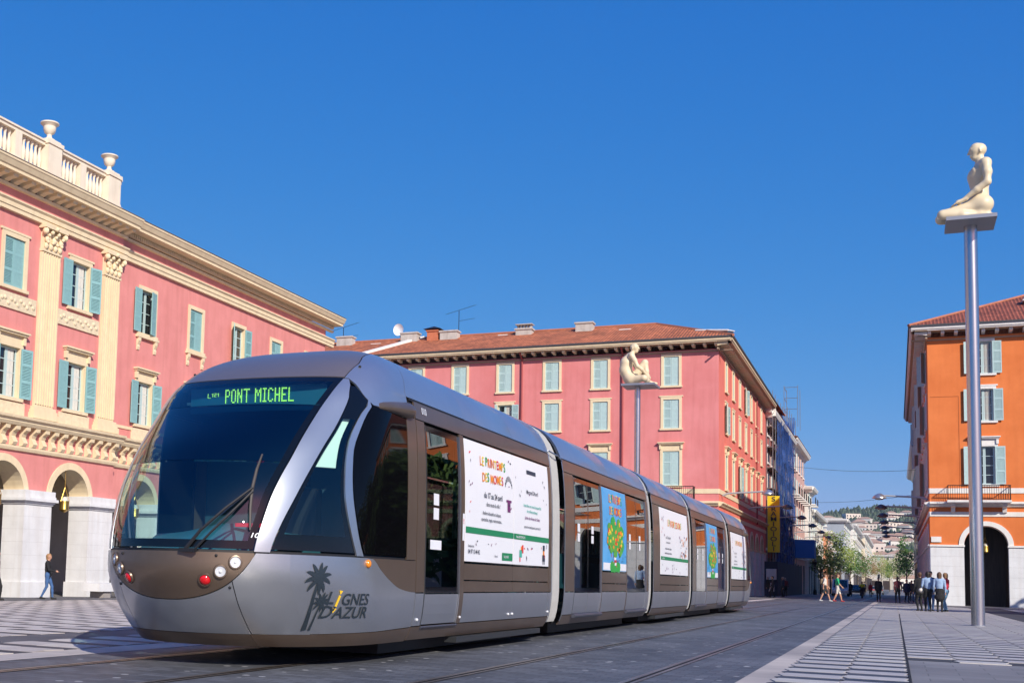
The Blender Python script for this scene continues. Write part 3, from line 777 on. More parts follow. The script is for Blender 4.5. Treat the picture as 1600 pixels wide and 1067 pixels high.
# ================================================================== SETTING: ground, tracks, paving
m_ground = mat('distant ground', (.16,.155,.15), .85, var=.2, scale=.05)
xs_ = [-2500,-900,-400,-200,-120,-80,-60,-48,-40,-36,-32,-28,-24,-20,-16,-12,-8,-4,0,4,8,14,24,40,80,160,400,900,2500]
ys_ = [-300,-120,-60,-40,-20,-10,0,10,20,30,40,50,60,70,80,90,100,120,140,170,200,230,260,300,500,900,1500,2600,4500]
mb = MB(); mb.grid([[(x, y, g(x,y)-.012) for x in xs_] for y in ys_])
ground = struct(mb, 'ground', m_ground, True)

def paving_mat(name, base, var, sx, sy, joint=.5, rough=.75, fleck=0.0, off=.5):
    """setts laid in courses: brick texture gives joints and per-stone tone, noise gives wear"""
    m = bpy.data.materials.new(name); m.use_nodes = True; n = m.node_tree.nodes; L = m.node_tree.links; b = n['Principled BSDF']
    tc = n.new('ShaderNodeTexCoord'); mp = n.new('ShaderNodeMapping'); L.new(tc.outputs['Object'], mp.inputs[0])
    br = n.new('ShaderNodeTexBrick'); br.inputs['Scale'].default_value = 1; br.inputs['Brick Width'].default_value = sx; br.inputs['Row Height'].default_value = sy
    br.inputs['Mortar Size'].default_value = .006; br.offset = off
    br.inputs['Color1'].default_value = (*[v*(1-var) for v in base],1); br.inputs['Color2'].default_value = (*[min(1,v*(1+var)) for v in base],1); br.inputs['Mortar'].default_value = (*[v*joint for v in base],1)
    L.new(mp.outputs[0], br.inputs['Vector'])
    nz = n.new('ShaderNodeTexNoise'); nz.inputs['Scale'].default_value = .45; nz.inputs['Detail'].default_value = 8; L.new(tc.outputs['Object'], nz.inputs[0])
    r = n.new('ShaderNodeValToRGB'); r.color_ramp.elements[0].position = .3; r.color_ramp.elements[1].position = .72
    r.color_ramp.elements[0].color = (.62,.62,.65,1); r.color_ramp.elements[1].color = (1.22,1.20,1.16,1); L.new(nz.outputs['Fac'], r.inputs[0])
    mx = n.new('ShaderNodeMix'); mx.data_type = 'RGBA'; mx.blend_type = 'MULTIPLY'; mx.inputs[0].default_value = 1
    L.new(br.outputs['Color'], mx.inputs[6]); L.new(r.outputs[0], mx.inputs[7]); out = mx.outputs[2]
    if fleck:
        vo = n.new('ShaderNodeTexVoronoi'); vo.inputs['Scale'].default_value = 4.5; L.new(tc.outputs['Object'], vo.inputs['Vector'])
        lt = n.new('ShaderNodeMath'); lt.operation = 'LESS_THAN'; lt.inputs[1].default_value = .16; L.new(vo.outputs['Distance'], lt.inputs[0])
        n3 = n.new('ShaderNodeTexNoise'); n3.inputs['Scale'].default_value = 1.1; L.new(tc.outputs['Object'], n3.inputs[0])
        gt = n.new('ShaderNodeMath'); gt.operation = 'GREATER_THAN'; gt.inputs[1].default_value = .52; L.new(n3.outputs['Fac'], gt.inputs[0])
        mu = n.new('ShaderNodeMath'); mu.operation = 'MULTIPLY'; L.new(lt.outputs[0], mu.inputs[0]); L.new(gt.outputs[0], mu.inputs[1])
        m3 = n.new('ShaderNodeMath'); m3.operation = 'MULTIPLY'; m3.inputs[1].default_value = fleck; L.new(mu.outputs[0], m3.inputs[0])
        m2 = n.new('ShaderNodeMix'); m2.data_type = 'RGBA'; L.new(m3.outputs[0], m2.inputs[0]); L.new(out, m2.inputs[6]); m2.inputs[7].default_value = (.42,.42,.42,1); out = m2.outputs[2]
    L.new(out, b.inputs['Base Color'])
    rr = n.new('ShaderNodeMath'); rr.operation = 'MULTIPLY_ADD'; rr.inputs[1].default_value = -.25; rr.inputs[2].default_value = rough+.12; L.new(nz.outputs['Fac'], rr.inputs[0]); L.new(rr.outputs[0], b.inputs['Roughness'])
    bp = n.new('ShaderNodeBump'); bp.inputs['Strength'].default_value = .5; bp.inputs['Distance'].default_value = .01
    n4 = n.new('ShaderNodeTexNoise'); n4.inputs['Scale'].default_value = 25; n4.inputs['Detail'].default_value = 3; L.new(tc.outputs['Object'], n4.inputs[0])
    ad = n.new('ShaderNodeMath'); ad.operation = 'MULTIPLY_ADD'; ad.inputs[1].default_value = .35; L.new(n4.outputs['Fac'], ad.inputs[0])
    iv = n.new('ShaderNodeMath'); iv.operation = 'SUBTRACT'; iv.inputs[0].default_value = 1; L.new(br.outputs['Fac'], iv.inputs[1]); L.new(iv.outputs[0], ad.inputs[2])
    L.new(ad.outputs[0], bp.inputs['Height']); L.new(bp.outputs[0], b.inputs['Normal'])
    return m
m_sett = paving_mat('dark granite setts', (.108,.114,.128), .30, .22, .13, .42, .60, fleck=.9)
m_walk = paving_mat('grey stone slabs', (.20,.195,.20), .12, .62, .40, .6, .7)
m_square = paving_mat('square base slabs', (.115,.115,.125), .10, .6, .35, .6, .72)
m_edgeL = paving_mat('cream edge stone', (.60,.545,.50), .06, .5, .9, .7, .7, off=0)
m_edge = paving_mat('pale kerb stone', (.47,.42,.385), .07, .34, .9, .6, .7, off=0)
m_rail = mat('worn rail steel', (.24,.185,.145), .36, .7, var=.35, scale=4, tint=(.45,.40,.36), stretch=(1,.15,1))
m_groove = mat('rail groove', (.008,.007,.006), .8)
def strip(name, x0, x1, y0, y1, m, lift, nx=2, kind='structure', step=6.0, parent=None):
    mb = MB(); ny = max(2, int((y1-y0)/step)+2)
    mb.grid([[(x, y, g(x,y)+lift) for x in lsp(x0,x1,nx)] for y in lsp(y0,y1,ny)])
    return struct(mb, name, m, True, parent)
XR = -1.34
strip('tramway', -7.36, XR, -12, 420, m_sett, 0.0, 3)
strip('pavement', -1.04, 60, -12, 130, m_walk, 0.0, 16)
kerb = strip('kerb_strip', XR, -1.04, -12, 128, m_edge, .004, 2)
strip('square', -36, -7.86, -12, 88.5, m_square, 0.0, 12)
strip('edge_strip', -7.86, -7.36, -12, 88, m_edgeL, .003, 2)
strip('avenue_footway', -11.2, -7.36, 88, 420, m_walk, .02, 2)
strip('avenue_footway', XR, 2.4, 128, 420, m_walk, .02, 2)
# grooved rails
for k, x in enumerate((-2.15,-3.585,-5.213,-6.648)):
    mb = MB(); mg = MB()
    for y0, y1 in zip(lsp(-12,400,60)[:-1], lsp(-12,400,60)[1:]):
        for a, b in ((x-.075,x-.022),(x+.018,x+.055)):
            mb.quad((a,y0,g(a,y0)+.007),(b,y0,g(b,y0)+.007),(b,y1,g(b,y1)+.007),(a,y1,g(a,y1)+.007))
        a, b = x-.022, x+.018
        mg.quad((a,y0,g(a,y0)+.0035),(b,y0,g(b,y0)+.0035),(b,y1,g(b,y1)+.0035),(a,y1,g(a,y1)+.0035))
    lab = ['rusty steel tram rail nearest the pale kerb stripe','rusty steel tram rail running just right of the tram','tram rail under the right side of the silver tram','tram rail under the left side of the silver tram'][k]
    r = solo(mb, 'tram_rail', m_rail, (x,0,0), lab, 'rail', 'tram rails in the paving')
    part(mg, 'groove', r, m_groove)
# striped paving: pale and dark hexagonal-ended slabs
PALE = [mat('pale paver %d' % i, c, .7, var=.14, scale=5, bump=.15, bscale=60) for i, c in enumerate(((.46,.435,.425),(.42,.395,.395),(.49,.465,.44)))]
PALEL = [mat('cream paver %d' % i, c, .7, var=.12, scale=5, bump=.15, bscale=60) for i, c in enumerate(((.54,.49,.455),(.48,.435,.41),(.57,.52,.475)))]
DARK = [mat('slate paver %d' % i, c, .6, var=.16, scale=5, bump=.15, bscale=60) for i, c in enumerate(((.048,.050,.062),(.058,.060,.072),(.042,.044,.055)))]
def paver_mesh(L_, pitch, frac, mm, z):
    """slab of length L_ along x with pointed ends, frac of the pitch wide"""
    w = pitch*frac-.012; t = .055; L_ -= .012; pts = [(-L_/2-t,0),(-L_/2+t*.1,-w/2),(L_/2+t*.1,-w/2),(L_/2-t,0),(L_/2+t*.1,w/2),(-L_/2+t*.1,w/2)]
    mb = MB(); mb.prism(pts, 'z', -.03, z); return mb.mesh('paver', mm)
PM = {}
def paver_data(L_, pitch, frac, k, pale, pal):
    key = (L_,pitch,frac,k,pale)
    if key not in PM: PM[key] = paver_mesh(L_, pitch, frac, (pal if pale else DARK)[k], .012 if pale else .009)
    return PM[key]
def joined(mb, me, x, y, z): 
    o = len(mb.v); mb.v += [(v.co.x+x, v.co.y+y, v.co.z+z) for v in me.vertices]
    for p in me.polygons: mb.f.append(tuple(i+o for i in p.vertices)); 
def lay(x0, ncol, cw, y0, y1, pitch, keep, maxobj, parent, pal=None, fr=.53):
    pal = pal or PALE
    cand = []
    for c in range(ncol):
        xc = x0+cw*(c+.5); k = 0; y = y0+(c % 2)*pitch*.22
        while y < y1:
            if keep(xc, y):
                cand.append((xc, y, True, random.randrange(3))); cand.append((xc, y+pitch*.5, False, random.randrange(3)))
            y += pitch
    cand.sort(key=lambda c: c[1]+abs(c[0]+.3)*1.2)
    stuff = {}
    for i, (x, y, pale, kk) in enumerate(cand):
        me = paver_data(cw, pitch, fr if pale else 1-fr, kk, pale, pal)
        if i < maxobj: link('paver', me, parent, (x, y, g(x,y)+random.uniform(-.0015,.0015)))
        else: joined(stuff.setdefault((pale,kk), MB()), me, x, y, g(x,y))
    for (pale, kk), mb in stuff.items():
        mb.m = [0]*len(mb.f); o = link('distant_pavers', mb.mesh('distant_pavers', (pal if pale else DARK)[kk]), parent); o['kind'] = 'stuff'
pv = [o for o in bpy.data.objects if o.name == 'pavement'][0]; sq = [o for o in bpy.data.objects if o.name == 'square'][0]
strip('paver_bed', -1.035, .12, -12, 80, mat('dark joint bed', (.045,.046,.055), .85), .003, 2)
strip('paver_bed', .12, 13, 17.4, 80, MATS['dark joint bed'], .003, 5)
lay(-1.04, 24, .585, 9.0, 78, .84, lambda x,y: (x < .13) or (y > 17.5 and not (3.6 < x < 5.2)), 290, pv)
strip('slot_drain', .112, .138, -12, 50, m_groove, .0145, 2)
lay(-30.5, 37, .612, 7.6, 62, .80, lambda x,y: not (-10.35 < x < -9.0) and not (x < -26.5), 0, sq, PALEL, .64)
# expansion joint across the tracks, manhole
mb = MB(); mb.quad((-8.3,44.95,g(-8.3,45)+.006),(2,44.95,g(2,45)+.006),(2,45.1,g(2,45)+.006),(-8.3,45.1,g(-8.3,45)+.006)); struct(mb, 'paving_joint', m_groove)
# ================================================================== BUILDINGS
m_cream = mat('cream stucco trim', (.78,.64,.42), .8, var=.07, scale=2.5, streak=.08, bump=.1, bscale=25)
m_creamw = mat('pale cream parapet', (.80,.71,.56), .8, var=.06, scale=2.0, streak=.10, bump=.1, bscale=20)
m_pinkL = mat('salmon pink stucco', (.735,.265,.24), .85, var=.12, scale=.8, streak=.10, bump=.12, bscale=18, tint=(.74,.33,.31))
m_pinkF = mat('patchy rose stucco', (.73,.215,.205), .85, var=.17, scale=.28, streak=.09, bump=.12, bscale=18, tint=(.74,.40,.41))  # front wall: rose base with large paler patches, pinker than the side wall
m_coral = mat('coral stucco', (.78,.19,.14), .85, var=.10, scale=.5, streak=.04, bump=.12, bscale=18, tint=(.78,.29,.24))
m_orange = mat('orange stucco', (.74,.185,.040), .85, var=.13, scale=.6, streak=.06, bump=.12, bscale=18, tint=(.80,.31,.11))
m_stone = mat('white weathered stone', (.74,.745,.75), .8, var=.10, scale=1.3, streak=.10, bump=.25, bscale=9, tint=(.82,.82,.82))
m_shut = mat('pale teal shutter paint', (.25,.46,.46), .6, var=.08, scale=8)
m_shutL = mat('light blue shutter paint', (.44,.60,.59), .6, var=.10, scale=8)
m_sash = mat('window sash paint', (.45,.58,.57), .5)
m_pane = mat('window pane', (.015,.02,.025), .04, spec=.8)
m_room = mat('dark room', (.02,.018,.016), .9)
m_curt = mat('net curtain', (.55,.54,.50), .9, var=.2, scale=14, stretch=(6,6,.6))
m_iron = mat('wrought iron', (.02,.018,.017), .5, .3)
m_brass = mat('aged brass', (.45,.28,.07), .35, .9)
m_lamp = mat('lantern glass', (.62,.60,.52), .2)
m_white2 = mat('white trim paint', (.78,.76,.72), .7, var=.06, scale=3, streak=.08)
m_soff = mat('brown soffit', (.42,.30,.20), .85, var=.1, scale=2)
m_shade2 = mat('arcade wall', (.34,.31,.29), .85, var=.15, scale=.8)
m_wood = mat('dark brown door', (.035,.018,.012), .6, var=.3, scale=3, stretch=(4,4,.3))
def tile_mat(name, base, rx):
    m = bpy.data.materials.new(name); m.use_nodes = True; n = m.node_tree.nodes; L = m.node_tree.links; b = n['Principled BSDF']; b.inputs['Roughness'].default_value = .85
    tc = n.new('ShaderNodeTexCoord'); mp = n.new('ShaderNodeMapping'); L.new(tc.outputs['Object'], mp.inputs[0]); mp.inputs['Rotation'].default_value = (0,0,rx)
    br = n.new('ShaderNodeTexBrick'); br.inputs['Scale'].default_value = 1; br.inputs['Brick Width'].default_value = .22; br.inputs['Row Height'].default_value = .34; br.offset = 0; br.inputs['Mortar Size'].default_value = .018
    br.inputs['Color1'].default_value = (*[v*.72 for v in base],1); br.inputs['Color2'].default_value = (*[min(1,v*1.3) for v in base],1); br.inputs['Mortar'].default_value = (*[v*.45 for v in base],1)
    L.new(mp.outputs[0], br.inputs['Vector'])
    nz = n.new('ShaderNodeTexNoise'); nz.inputs['Scale'].default_value = .6; nz.inputs['Detail'].default_value = 6; L.new(tc.outputs['Object'], nz.inputs[0])
    r = n.new('ShaderNodeValToRGB'); r.color_ramp.elements[0].position = .3; r.color_ramp.elements[1].position = .7; r.color_ramp.elements[0].color = (.72,.66,.62,1); r.color_ramp.elements[1].color = (1.2,1.15,1.1,1); L.new(nz.outputs['Fac'], r.inputs[0])
    mx = n.new('ShaderNodeMix'); mx.data_type = 'RGBA'; mx.blend_type = 'MULTIPLY'; mx.inputs[0].default_value = 1; L.new(br.outputs['Color'], mx.inputs[6]); L.new(r.outputs[0], mx.inputs[7]); L.new(mx.outputs[2], b.inputs['Base Color'])
    wv = n.new('ShaderNodeTexWave'); wv.inputs['Scale'].default_value = 1.43; wv.bands_direction = 'X'; L.new(mp.outputs[0], wv.inputs[0])
    bp = n.new('ShaderNodeBump'); bp.inputs['Strength'].default_value = .8; bp.inputs['Distance'].default_value = .05; L.new(wv.outputs['Fac'], bp.inputs['Height']); L.new(bp.outputs[0], b.inputs['Normal'])
    return m
m_tileX = tile_mat('terracotta roof tiles', (.50,.165,.072), 0.0)
m_tileY = tile_mat('terracotta roof tiles turned', (.50,.165,.072), PI/2)
m_tileO = tile_mat('dark terracotta roof tiles', (.30,.085,.05), 0.0)

class Fac:
    """a facade plane: u to the right seen from outside, d outwards, z up"""
    def __init__(s, ox, oy, rz): s.ox, s.oy, s.rz = ox, oy, rz; s.c, s.s = math.cos(rz), math.sin(rz)
    def pt(s, u, d, z): return (s.ox+u*s.c+d*s.s, s.oy+u*s.s-d*s.c, z)
    def box(s, mb, u0, u1, d0, d1, z0, z1, m=0):
        P = [s.pt(u,d,z) for z in (z0,z1) for u,d in ((u0,d0),(u1,d0),(u1,d1),(u0,d1))]
        return mb.add(P, [(0,1,2,3),(7,6,5,4),(1,0,4,5),(2,1,5,6),(3,2,6,7),(0,3,7,4)], m)
    def profile(s, mb, u0, u1, prof, m=0):
        """moulding: polyline of (d,z) extruded along u (with end caps)"""
        n = len(prof); A = [s.pt(u0,d,z) for d,z in prof]; B = [s.pt(u1,d,z) for d,z in prof]
        mb.add(A+B, [(i,i+1,n+i+1,n+i) for i in range(n-1)]+[tuple(range(n-1,-1,-1)), tuple(range(n,2*n))], m)
    def wall(s, mb, u0, u1, z0, z1, ops, depth=.28, m=0, mr=0):
        us = sorted(set([u0,u1]+[v for o in ops for v in o[:2] if u0 < v < u1])); zs = sorted(set([z0,z1]+[v for o in ops for v in o[2:4] if z0 < v < z1]))
        for a, b in zip(us[:-1], us[1:]):
            for c, d in zip(zs[:-1], zs[1:]):
                um, zm = (a+b)/2, (c+d)/2
                if any(o[0] < um < o[1] and o[2] < zm < o[3] for o in ops): continue
                mb.quad(s.pt(a,0,c), s.pt(b,0,c), s.pt(b,0,d), s.pt(a,0,d), m)
        for (a,b,c,d) in [o[:4] for o in ops]:
            for p, q in (((a,c),(b,c)),((b,c),(b,d)),((b,d),(a,d)),((a,d),(a,c))):
                mb.quad(s.pt(p[0],0,p[1]), s.pt(p[0],-depth,p[1]), s.pt(q[0],-depth,q[1]), s.pt(q[0],0,q[1]), mr)
    def arch_wall(s, mb, u0, u1, z0, z1, centers, r, spring, depth, m=0, mi=0):
        """wall pierced by semicircular arches standing on z0 (openings go down to z0)"""
        edges = sorted([u0,u1]+[c-r for c in centers]+[c+r for c in centers])
        for a, b in zip(edges[:-1:2], edges[1::2]):
            mb.quad(s.pt(a,0,z0), s.pt(b,0,z0), s.pt(b,0,z1), s.pt(a,0,z1), m)
        n = 20
        for c in centers:
            A = [(c-r*math.cos(PI*i/n), spring+r*math.sin(PI*i/n)) for i in range(n+1)]
            for p, q in zip(A[:-1], A[1:]):
                mb.quad(s.pt(p[0],0,p[1]), s.pt(q[0],0,q[1]), s.pt(q[0],0,z1), s.pt(p[0],0,z1), m)
                mb.quad(s.pt(p[0],0,p[1]), s.pt(p[0],-depth,p[1]), s.pt(q[0],-depth,q[1]), s.pt(q[0],0,q[1]), mi)
            for e, sg in ((c-r,1),(c+r,-1)):
                mb.quad(s.pt(e,0,z0), s.pt(e,-depth,z0), s.pt(e,-depth,spring), s.pt(e,0,spring), mi)
    def archivolt(s, mb, c, r, w, spring, d, m=0):
        n = 20
        for i in range(n):
            a0, a1 = PI*i/n, PI*(i+1)/n
            Q = [(c-rr*math.cos(a), spring+rr*math.sin(a)) for rr, a in ((r,a0),(r,a1),(r+w,a1),(r+w,a0))]
            mb.quad(*[s.pt(q[0],d,q[1]) for q in Q], m)
            for rr, o in ((r,1),(r+w,-1)):
                p, q = (c-rr*math.cos(a0), spring+rr*math.sin(a0)), (c-rr*math.cos(a1), spring+rr*math.sin(a1))
                mb.quad(s.pt(p[0],0,p[1]), s.pt(q[0],0,q[1]), s.pt(q[0],d,q[1]), s.pt(p[0],d,p[1]), m)
    def place(s, name, data, parent, u, d, z, extra=0.0):
        w = Vector(s.pt(u,d,z))-wloc(parent)
        return link(name, data, parent, w, s.rz+extra)
CACHE = {}
def shutter_mesh(w, h, m, rails=(.0,.34,.68,1.0)):
    k = ('sh',w,h,m.name)
    if k in CACHE: return CACHE[k]
    mb = MB(); t = .045; st = .07
    mb.box(0,st,-t/2,t/2,0,h); mb.box(w-st,w,-t/2,t/2,0,h)
    for f in rails: zc = min(max(f*h,.05),h-.05); mb.box(st,w-st,-t/2,t/2,zc-.05,zc+.05)
    for a, b in zip(rails[:-1], rails[1:]):
        mb.box(st,w-st,.004,.016,a*h+.05,b*h-.05); z = a*h+.06
        while z < b*h-.06:
            mb.add([(st,-t*.45,z-.012),(w-st,-t*.45,z-.012),(w-st,t*.45,z+.03),(st,t*.45,z+.03),(st,-t*.45,z-.002),(w-st,-t*.45,z-.002),(w-st,t*.45,z+.04),(st,t*.45,z+.04)], [(0,1,2,3),(7,6,5,4),(0,4,5,1),(2,6,7,3)])
            z += .062
    CACHE[k] = mb.mesh('shutter', m); return CACHE[k]
def sash_mesh(w, h, bars=3):
    k = ('sa',w,h,bars)
    if k in CACHE: return CACHE[k]
    mb = MB(); f = .07
    for a, b in ((-w/2,-.004),(.004,w/2)):
        mb.box(a,a+f,-.03,.03,0,h); mb.box(b-f,b,-.03,.03,0,h); mb.box(a+f,b-f,-.03,.03,0,f); mb.box(a+f,b-f,-.03,.03,h-f,h)
        for i in range(1,bars+1): z = h*i/(bars+1); mb.box(a+f,b-f,-.018,.018,z-.018,z+.018)
    CACHE[k] = mb.mesh('sash', m_sash); return CACHE[k]
def pane_mesh(w, h):
    k = ('pa',w,h)
    if k in CACHE: return CACHE[k]
    mb = MB(); mb.box(-w/2,w/2,-.006,.006,0,h); CACHE[k] = mb.mesh('pane', m_pane); return CACHE[k]
def curtain_mesh(w, h):
    k = ('cu',w,h)
    if k in CACHE: return CACHE[k]
    mb = MB(); n = 24; mb.grid([[(-w/2+w*i/n, .02*math.sin(i*1.9), z) for i in range(n+1)] for z in (0,h*.5,h)]); CACHE[k] = mb.mesh('curtain', m_curt); return CACHE[k]
def surround_mesh(w, h, style, trim):
    k = ('su',w,h,style,trim.name)
    if k in CACHE: return CACHE[k]
    mb = MB(); f = .19; p = .055
    mb.box(-w/2-f,-w/2,-p,.0,0,h); mb.box(w/2,w/2+f,-p,.0,0,h); mb.box(-w/2-f,w/2+f,-p,.0,h,h+f)
    mb.box(-w/2-f-.06,w/2+f+.06,-p-.07,0,-.13,0)                                     # sill
    if style in ('hood','hoodfrieze'):
        mb.box(-w/2-f,w/2+f,-p+.01,0,h+f,h+f+.30); mb.box(-w/2-f-.10,w/2+f+.10,-.20,0,h+f+.30,h+f+.38); mb.box(-w/2-f-.16,w/2+f+.16,-.27,0,h+f+.38,h+f+.45)
        for sg in (-1,1): mb.box(sg*(w/2+f-.02)-.07,sg*(w/2+f-.02)+.07,-.14,0,h+f-.05,h+f+.30)
    if style == 'ears':
        mb.box(-w/2-f-.10,w/2+f+.10,-p-.02,0,h+f,h+f+.09)
    if style == 'bracket':
        mb.box(-w/2-f-.12,w/2+f+.12,-.16,0,-.24,-.13)
        for sg in (-1,1):
            x = sg*(w/2+f-.08)
            mb.prism([(-.14,-.24),(0,-.24),(0,-.86),(-.05,-.84),(-.08,-.7),(-.05,-.6),(-.14,-.42)], 'x', x-.10, x+.10)
    CACHE[k] = mb.mesh('window', trim); return CACHE[k]
def window(root, F, u, z0, w, h, state='closed', style='plain', trim=None, sm=None, ang=None, curtain=False):
    """window part: surround with shutters, sash and pane hung under it"""
    trim = trim or m_cream; sm = sm or m_shutL
    o = F.place('window', surround_mesh(w, h, style, trim), root, u, .003, z0)
    def sub(name, data, x, y, z, r=0.0): return link(name, data, o, (x,y,z), r)
    W2 = w/2
    sh = shutter_mesh(W2-.006, h-.02, sm)
    if state == 'closed':
        sub('shutter', sh, -W2, .04, .01, 0); sub('shutter', sh, W2, .04, .01, PI)
    else:
        a, b = ang or (165,165); a += random.uniform(-4,4); b += random.uniform(-4,4); curtain = curtain or random.random() < .35
        sub('shutter', sh, -W2-.03, -.09, .01, -math.radians(a)); sub('shutter', sh, W2+.03, -.09, .01, PI+math.radians(b))
        sub('sash', sash_mesh(w-.02, h-.02), 0, .17, .01); sub('pane', pane_mesh(w-.06, h-.06), 0, .185, .03)
        if curtain: sub('curtain', curtain_mesh(w*.36, h-.1), w*.20, .155, .05)
    return o
def lantern(F, u, d, ztop, zbot, label, group):
    x, y, _ = F.pt(u, d, 0); t = thing('hanging_lantern', (x,y,zbot), label, 'lantern', group)
    mb = MB(); mb.tube([(x,y,ztop),(x,y,zbot+1.0)], .012, 5)
    for k in range(3):
        a = 2*PI*k/3+.4; mb.tube([(x,y,zbot+1.02),(x+.22*math.cos(a),y+.22*math.sin(a),zbot+.42)], .012, 5)
    part(mb, 'chain', t, m_brass)
    part(MB().lathe([(.05,.62),(.12,.55),(.17,.42),(.20,.28),(.16,.14),(.08,.06)], x, y, zbot, 10), 'globe', t, m_lamp, True)
    part(MB().lathe([(.10,.03),(.24,.40),(.25,.44),(.20,.44),(.21,.40),(.20,.10),(.22,.06),(.10,-.02),(.03,-.06)][3:], x, y, zbot, 10), 'cage', t, m_brass, True)
    return t
def cornice_parts(F, root, u0, u1, prof, m, name='cornice'):
    mb = MB(); F.profile(mb, u0, u1, prof); return part(mb, name, root, m)
def many(F, root, name, me, us, d, z):
    for u in us: F.place(name, me, root, u, d, z)

# ---------------------------------------------------------------- west palace (left): pavilion with pilasters, and its wing
left = thing('arcaded_palace', (-32, 44, g(-32,44)), 'salmon pink palace with cream pilasters, urn balustrade and white stone arcade', 'building')
FP = Fac(-32.0, 0.0, PI/2)        # pavilion plane, u = world Y
FW = Fac(-32.4, 0.0, PI/2)        # wing plane
U0, U1, U2 = 14.0, 44.75, 67.5
ZG = -.75
pil_c = [39.45+4.35*k for k in range(-5, 2)]           # pilaster and pier centres (..., 39.45, 43.8)
bay_c = [41.625+4.35*k for k in range(-5, 1)]
wing_c = [47.5+4.45*k for k in range(5)]
mb = MB()
ops = [(c-.62,c+.62,z,z+h) for c in bay_c for z, h in ((7.42,2.05),(11.88,2.02))]
FP.wall(mb, U0, U1, 5.45, 16.0, ops, m=0, mr=1)
FP.arch_wall(mb, U0, U1, 3.55, 5.45, bay_c, 1.30, 3.55, 1.0, 0, 1)
ops = [(c-.60,c+.60,z,z+h) for c in wing_c for z, h in ((7.5,2.05),(11.9,2.1))]
FW.wall(mb, U1, U2, 5.45, 16.2, ops, m=0, mr=1)
FW.arch_wall(mb, U1, U2, 3.55, 5.45, wing_c, 1.30, 3.55, 1.0, 0, 1)
mb.quad(FP.pt(U1,0,3.5), FP.pt(U1,-.4,3.5), FP.pt(U1,-.4,16.0), FP.pt(U1,0,16.0))
FW.box(mb, U2-.02, U2, -16, 0, ZG, 16.2)
part(mb, 'wall', left, [m_pinkL, m_cream])
# arcade interior: back wall, vault ceiling, cross walls
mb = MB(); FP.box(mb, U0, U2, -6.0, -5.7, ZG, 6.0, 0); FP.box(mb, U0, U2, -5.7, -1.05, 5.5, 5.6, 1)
for c in pil_c+[c+2.22 for c in wing_c]:
    FP.box(mb, c-.45, c+.45, -5.7, -1.01, 3.55, 5.5, 1)
FP.box(mb, U0, U2, -5.7, .0, ZG, ZG+.12, 2)
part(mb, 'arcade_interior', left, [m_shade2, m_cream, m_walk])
for (u, z) in ((41.0,.9),(45.3,.9),(37,.9)):
    mb = MB(); FP.box(mb, u-.9, u+.9, -5.7, -5.62, ZG, 2.6); part(mb, 'shop_door', left, m_wood)
mb = MB(); FP.box(mb, 40.7, 42.4, -5.62, -5.57, 1.95, 2.45, 0); sg_ = part(mb, 'shop_sign', left, mat('sign grey', (.30,.30,.31), .6))
vs, fs = txt('OLI'); mb = MB(); mb.add([FP.pt(41.3+a*.55, -5.56, 2.05+b*.42) for a,b in vs], fs); part(mb, 'sign_lettering', sg_, m_ink)
# piers with caps and plinths
def pier(F, c, w, name='pier'):
    mb = MB(); hw = w/2
    F.box(mb, c-hw+.012, c+hw-.012, -.99, .088, ZG, 3.20); p = part(mb, name, left, m_shade2)
    zc = [.02,.56,1.12,1.66,2.18,2.70,3.20]
    for k, (z0, z1) in enumerate(zip(zc[:-1], zc[1:])):
        cut = c+(.28 if k % 2 else -.22)
        for a, b in ((c-hw, cut-.002), (cut+.002, c+hw)):
            mb = MB(); e = random.uniform(-.004,.004); F.box(mb, a, b, -1.0, .10+e, z0+.002, z1-.002); part(mb, 'stone_block', p, m_stone)
    mb = MB(); F.box(mb, c-hw-.07, c+hw+.07, -1.05, .18, ZG, .02); part(mb, 'plinth', p, m_stone)
    mb = MB()
    for a, z0, z1 in ((.05,3.20,3.27),(.10,3.27,3.34),(.20,3.34,3.46),(.13,3.46,3.56),(.10,3.56,3.78)):
        F.box(mb, c-hw-a, c+hw+a, -1.0-a, .10+a, z0, z1-.002)
    part(mb, 'pier_cap', p, m_stone)
for c in pil_c: pier(FP, c, 1.75)
for c in [w+2.225 for w in wing_c[:-1]]: pier(FW, c, 1.85)
pier(FW, U2-.55, 1.1)
for F_, cs in ((FP,bay_c),(FW,wing_c)):
    for c in cs: mb = MB(); F_.archivolt(mb, c, 1.30, .30, 3.55, .05); part(mb, 'archivolt', left, m_cream, True)
# console band and rail
for F, a, b in ((FP,U0,U1+.1),(FW,U1+.1,U2+.05)):
    cornice_parts(F, left, a, b, [(0,5.30),(.10,5.32),(.14,5.42),(.14,5.50),(.0,5.52)], m_cream, 'string_course')
    cornice_parts(F, left, a, b, [(0,6.28),(.38,6.30),(.46,6.42),(.46,6.50),(.58,6.56),(.60,6.66),(.0,6.72)], m_cream, 'rail_cornice')
cons = MB(); cons.prism([(0,0),(-.16,0),(-.24,.12),(-.16,.26),(-.10,.36),(-.18,.52),(-.34,.62),(-.36,.76),(0,.76)], 'x', -.13, .13); me_cons = cons.mesh('console', m_cream)
many(FP, left, 'console', me_cons, [U1-.25-.62*k for k in range(36)], .0, 5.52)
many(FW, left, 'console', me_cons, [U1+.5+.62*k for k in range(39)], .0, 5.52)
